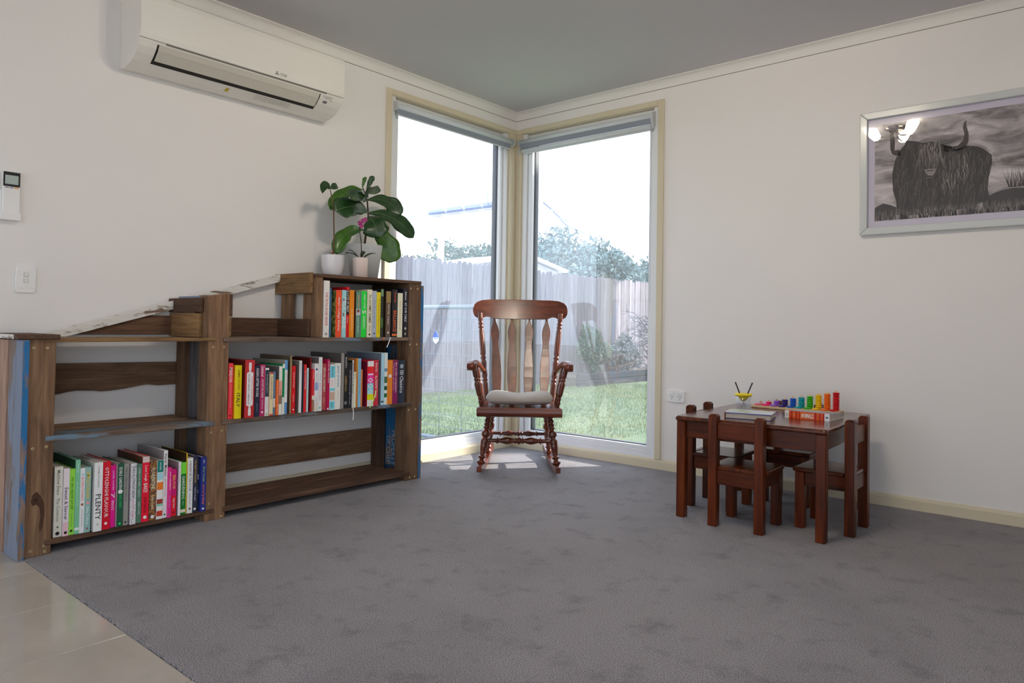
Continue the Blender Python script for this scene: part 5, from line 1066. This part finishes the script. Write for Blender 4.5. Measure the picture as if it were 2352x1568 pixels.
# ================================================================== plants on the bookcase
PT = 1.1065
def leaf(pts, wd, wave=.0, fold=.0, broad=.6, n=14, nx=6, tiltdir=(.8, -.58, .1)):
    """a leaf surface along a bent midrib, built with thickness; broad = where it is widest"""
    p0, p1, p2 = map(Vector, pts); c = p1*2-(p0+p2)/2; vs = []; fs = []; wv = random.uniform(0, 6)
    T = Vector(tiltdir)
    for i in range(n+1):
        t = i/n; p = p0*(1-t)**2+c*2*t*(1-t)+p2*t*t; d = ((c-p0)*2*(1-t)+(p2-c)*2*t).normalized()
        side = d.cross(T); side = side.normalized() if side.length > .05 else Vector((0, 1, 0)); nor = side.cross(d).normalized()
        KF = [(0, .05), (.08, .2), (.22, .52), (.38, .70), (.50, .78), (.66, .97), (.78, 1.0), (.88, .86), (.95, .56), (1, .06)] if broad > .5 else [(0, .06), (.2, .62), (.45, 1), (.7, .9), (.9, .45), (1, .03)]
        for (ta, fa), (tb_, fb) in zip(KF, KF[1:]):
            if ta <= t <= tb_+1e-9: f = fa+(fb-fa)*(t-ta)/(tb_-ta)
        hw = wd*.5*f*(1+(.07 if broad > .5 else .0)*math.sin(t*19+wv))
        for j in range(nx+1):
            s = j/nx*2-1
            vs.append(p+side*(s*hw)+nor*(abs(s)*fold*hw+wave*math.sin(t*11+s*2+wv)*abs(s)-.15*hw*(1-abs(s))*0))
    m_ = nx+1
    for i in range(n):
        for j in range(nx): fs.append((i*m_+j, i*m_+j+1, (i+1)*m_+j+1, (i+1)*m_+j))
    return MB().add(vs, fs, True), [vs[i*m_+nx//2] for i in range(n+1)]
def fig_mat(name, c0, c1):
    M, nt, b = base(name); v = coords(nt, (1, 1, 1), False); n1 = noise(nt, v, 30, 3, .6); c = ramp(nt, n1, [(.3, rgb(c0, 1.0)), (.7, rgb(c1, 1.0))])
    nt.links.new(c, b.inputs['Base Color']); b.inputs['Roughness'].default_value = .32; b.inputs['Coat Weight'].default_value = .2
    tr = N(nt, 'ShaderNodeBsdfTranslucent'); tr.inputs[0].default_value = (.16, .32, .04, 1); mx = N(nt, 'ShaderNodeMixShader'); mx.inputs[0].default_value = .22
    nt.links.new(b.outputs[0], mx.inputs[1]); nt.links.new(tr.outputs[0], mx.inputs[2]); nt.links.new(mx.outputs[0], nt.nodes['Material Output'].inputs[0]); return M
FG = fig_mat('fig_leaf', (30, 62, 34), (58, 94, 52)); FL = fig_mat('fig_leaf_light', (50, 96, 26), (84, 132, 44)); M_VEIN = plain((126, 158, 100), .5, 1.0, name='leaf_vein')
def part_rel(name, mb, mat, root, thick=0):
    o = wpart(name, mb, mat, root)
    if thick: sdm = o.modifiers.new('solid', 'SOLIDIFY'); sdm.thickness = thick; sdm.offset = 0
    return o
def pot(root, prof, mat, seg=40): return obj('pot', MB().lathe((0, 0, 0), (0, 0, 1), prof, seg, False), mat, root)
M_SOIL = plain((58, 46, 38), .95, 1.0, name='potting_soil')
fg = thing('fiddle_leaf_fig', 'fiddle leaf fig with broad dark leaves in a grey speckled pot', 'potted plant', (.125, -1.439, PT))
M_STONE = speckle('speckled_stone', (150, 152, 152), (206, 208, 208), 420, .36, .46, .8, 1.0)
pot(fg, [(0, .070), (.0005, .074), (.192, .099), (.194, .099), (.194, .091), (.17, .089)], M_STONE); obj('pot_base', MB().lathe((0, 0, 0), (0, 0, .004), [(0, .072), (1, .072)], 40), M_STONE, fg)
obj('soil', MB().lathe((0, 0, .168), (0, 0, .178), [(0, .089), (1, .089)], 30), M_SOIL, fg)
part_rel('stem', MB().tube([(.125, -1.442, 1.28), (.125, -1.430, 1.379), (.125, -1.417, 1.473), (.125, -1.427, 1.555), (.125, -1.46, 1.625)], [.006, .0055, .005, .0042, .002], 10), plain((84, 62, 44), .8, 1.0), fg)
FIG = [([(.12, -1.459, 1.62), (.13, -1.457, 1.654), (.13, -1.446, 1.684)], .018, 1, .5, 0), ([(.12, -1.428, 1.60), (.13, -1.416, 1.655), (.15, -1.403, 1.693)], .026, 0, .5, 0),
 ([(.12, -1.452, 1.612), (.12, -1.573, 1.575), (.14, -1.68, 1.467)], .062, 1, .4, 0), ([(.13, -1.43, 1.55), (.2, -1.539, 1.556), (.26, -1.635, 1.515)], .080, 0, .2, 0),
 ([(.12, -1.431, 1.577), (.21, -1.472, 1.590), (.29, -1.508, 1.560)], .075, 0, .2, 0), ([(.13, -1.420, 1.489), (.2, -1.584, 1.491), (.22, -1.703, 1.448)], .098, 0, .15, 0),
 ([(.12, -1.424, 1.560), (.13, -1.288, 1.565), (.16, -1.216, 1.492)], .076, 0, .2, 0), ([(.12, -1.418, 1.485), (.14, -1.254, 1.474), (.17, -1.118, 1.374)], .074, 0, .2, 0),
 ([(.13, -1.417, 1.465), (.21, -1.445, 1.42), (.23, -1.432, 1.335)], .112, 0, .1, 0), ([(.13, -1.41, 1.40), (.16, -1.318, 1.33), (.17, -1.297, 1.213)], .112, 1, .1, 0),
 ([(.127, -1.437, 1.387), (.19, -1.610, 1.343), (.2, -1.68, 1.227)], .066, 1, .5, 0)]
for pts, wd, lt, fo, _ in FIG:
    lf, mid_ = leaf(pts, wd*1.25, .0045, fo*.5, .6, n=22)
    lo_ = part_rel('leaf', lf, FL if lt else FG, fg, .0008)
    vm = MB().tube([p+Vector((.0012, 0, .0006)) for p in mid_[:-1]], .0009, 5); vm.shift((-.125, 1.439, -PT)); obj('midrib', vm, M_VEIN, lo_)
wp = thing('potted_shoot', 'white round pot with a single tall stem and one folded leaf', 'potted plant', (.2, -1.70, PT))
M_CERAM = plain((228, 228, 232), .25, 1.0, name='white_ceramic', coat=.3)
pot(wp, [(0, .040), (.001, .044), (.02, .050), (.055, .058), (.1115, .0615), (.1125, .0615), (.1125, .057), (.095, .056)], M_CERAM); obj('pot_base', MB().lathe((0, 0, 0), (0, 0, .003), [(0, .042), (1, .042)], 30), M_CERAM, wp)
obj('soil', MB().lathe((0, 0, .095), (0, 0, .105), [(0, .0565), (1, .0565)], 26), M_SOIL, wp)
part_rel('stem', MB().tube([(.2, -1.697, 1.205), (.2, -1.696, 1.324), (.2, -1.702, 1.462), (.2, -1.714, 1.522), (.2, -1.727, 1.565)], [.0042, .004, .0036, .003, .0022], 8), plain((110, 84, 60), .7, 1.0), wp)
l1, m1 = leaf([(.198, -1.727, 1.566), (.205, -1.76, 1.572), (.225, -1.790, 1.528)], .05, .002, .5, .4); part_rel('leaf', l1, FG, wp, .0008)
l1, m1 = leaf([(.2, -1.727, 1.566), (.205, -1.705, 1.578), (.2, -1.682, 1.586)], .04, .002, .5, .4); part_rel('leaf', l1, FG, wp, .0008)
part_rel('old_sheath', MB().tube([(.205, -1.697, 1.212), (.21, -1.715, 1.232), (.22, -1.738, 1.228)], [.004, .0035, .001], 6), plain((176, 120, 80), .7, 1.0), wp)
op = thing('potted_orchid', 'small pale pink pot with a magenta flowering orchid', 'potted plant', (.275, -1.58, PT))
M_PINK = plain((232, 214, 206), .5, 1.0, name='pink_ceramic')
pot(op, [(0, .037), (.001, .0385), (.104, .0395), (.105, .0395), (.105, .036), (.09, .0355)], M_PINK, 32); obj('pot_base', MB().lathe((0, 0, 0), (0, 0, .003), [(0, .038), (1, .038)], 30), M_PINK, op)
obj('bark_mix', MB().lathe((0, 0, .088), (0, 0, .097), [(0, .0365), (1, .0365)], 24), M_SOIL, op)
for q in ([(.275, -1.571, 1.2), (.275, -1.577, 1.29), (.275, -1.591, 1.367), (.28, -1.588, 1.40)], [(.273, -1.568, 1.2), (.28, -1.582, 1.309), (.278, -1.594, 1.36), (.28, -1.568, 1.41)]):
    part_rel('flower_spike', MB().tube(q, [.0022, .002, .0018, .0012], 6), plain((52, 44, 40), .6, 1.0), op)
part_rel('support_clip', MB().torus((.277, -1.578, 1.232), .004, .0018, 10, 6), plain((40, 80, 70), .5, 1.0), op); part_rel('support_clip', MB().torus((.278, -1.592, 1.345), .004, .0018, 10, 6), plain((40, 80, 70), .5, 1.0), op)
OL = fig_mat('orchid_leaf', (36, 56, 34), (58, 80, 50))
for q in ([(.275, -1.578, 1.206), (.28, -1.643, 1.23), (.29, -1.686, 1.222)], [(.27, -1.58, 1.206), (.25, -1.61, 1.243), (.245, -1.638, 1.249)], [(.275, -1.572, 1.206), (.28, -1.521, 1.236), (.29, -1.49, 1.239)], [(.27, -1.575, 1.206), (.255, -1.549, 1.241), (.245, -1.530, 1.251)]):
    lf, _ = leaf(q, .022, 0, .3, .4, tiltdir=(.2, 0, 1)); part_rel('leaf', lf, OL, op, .0015)
M_MAG = plain((170, 30, 120), .5, 1.0, name='orchid_petal'); M_MAG2 = plain((226, 150, 205), .5, 1.0, name='orchid_lip')
for c_ in ((.29, -1.604, 1.393), (.292, -1.587, 1.405), (.284, -1.563, 1.416), (.292, -1.594, 1.378)):
    fo = part_rel('flower', MB().sphere(c_, .003, 8, 5), M_MAG2, op)
    for k in range(5):
        a = R(72*k+20); d_ = Vector((.25, math.cos(a), math.sin(a))); lf, _ = leaf([c_, tuple(Vector(c_)+d_*.008), tuple(Vector(c_)+d_*.015+Vector((.002, 0, 0)))], .012, 0, .1, .4, n=6, nx=4, tiltdir=(1, .1, .1))
        lf.shift((-.275, 1.58, -PT)); obj('petal', lf, M_MAG, fo)
bake_texts()
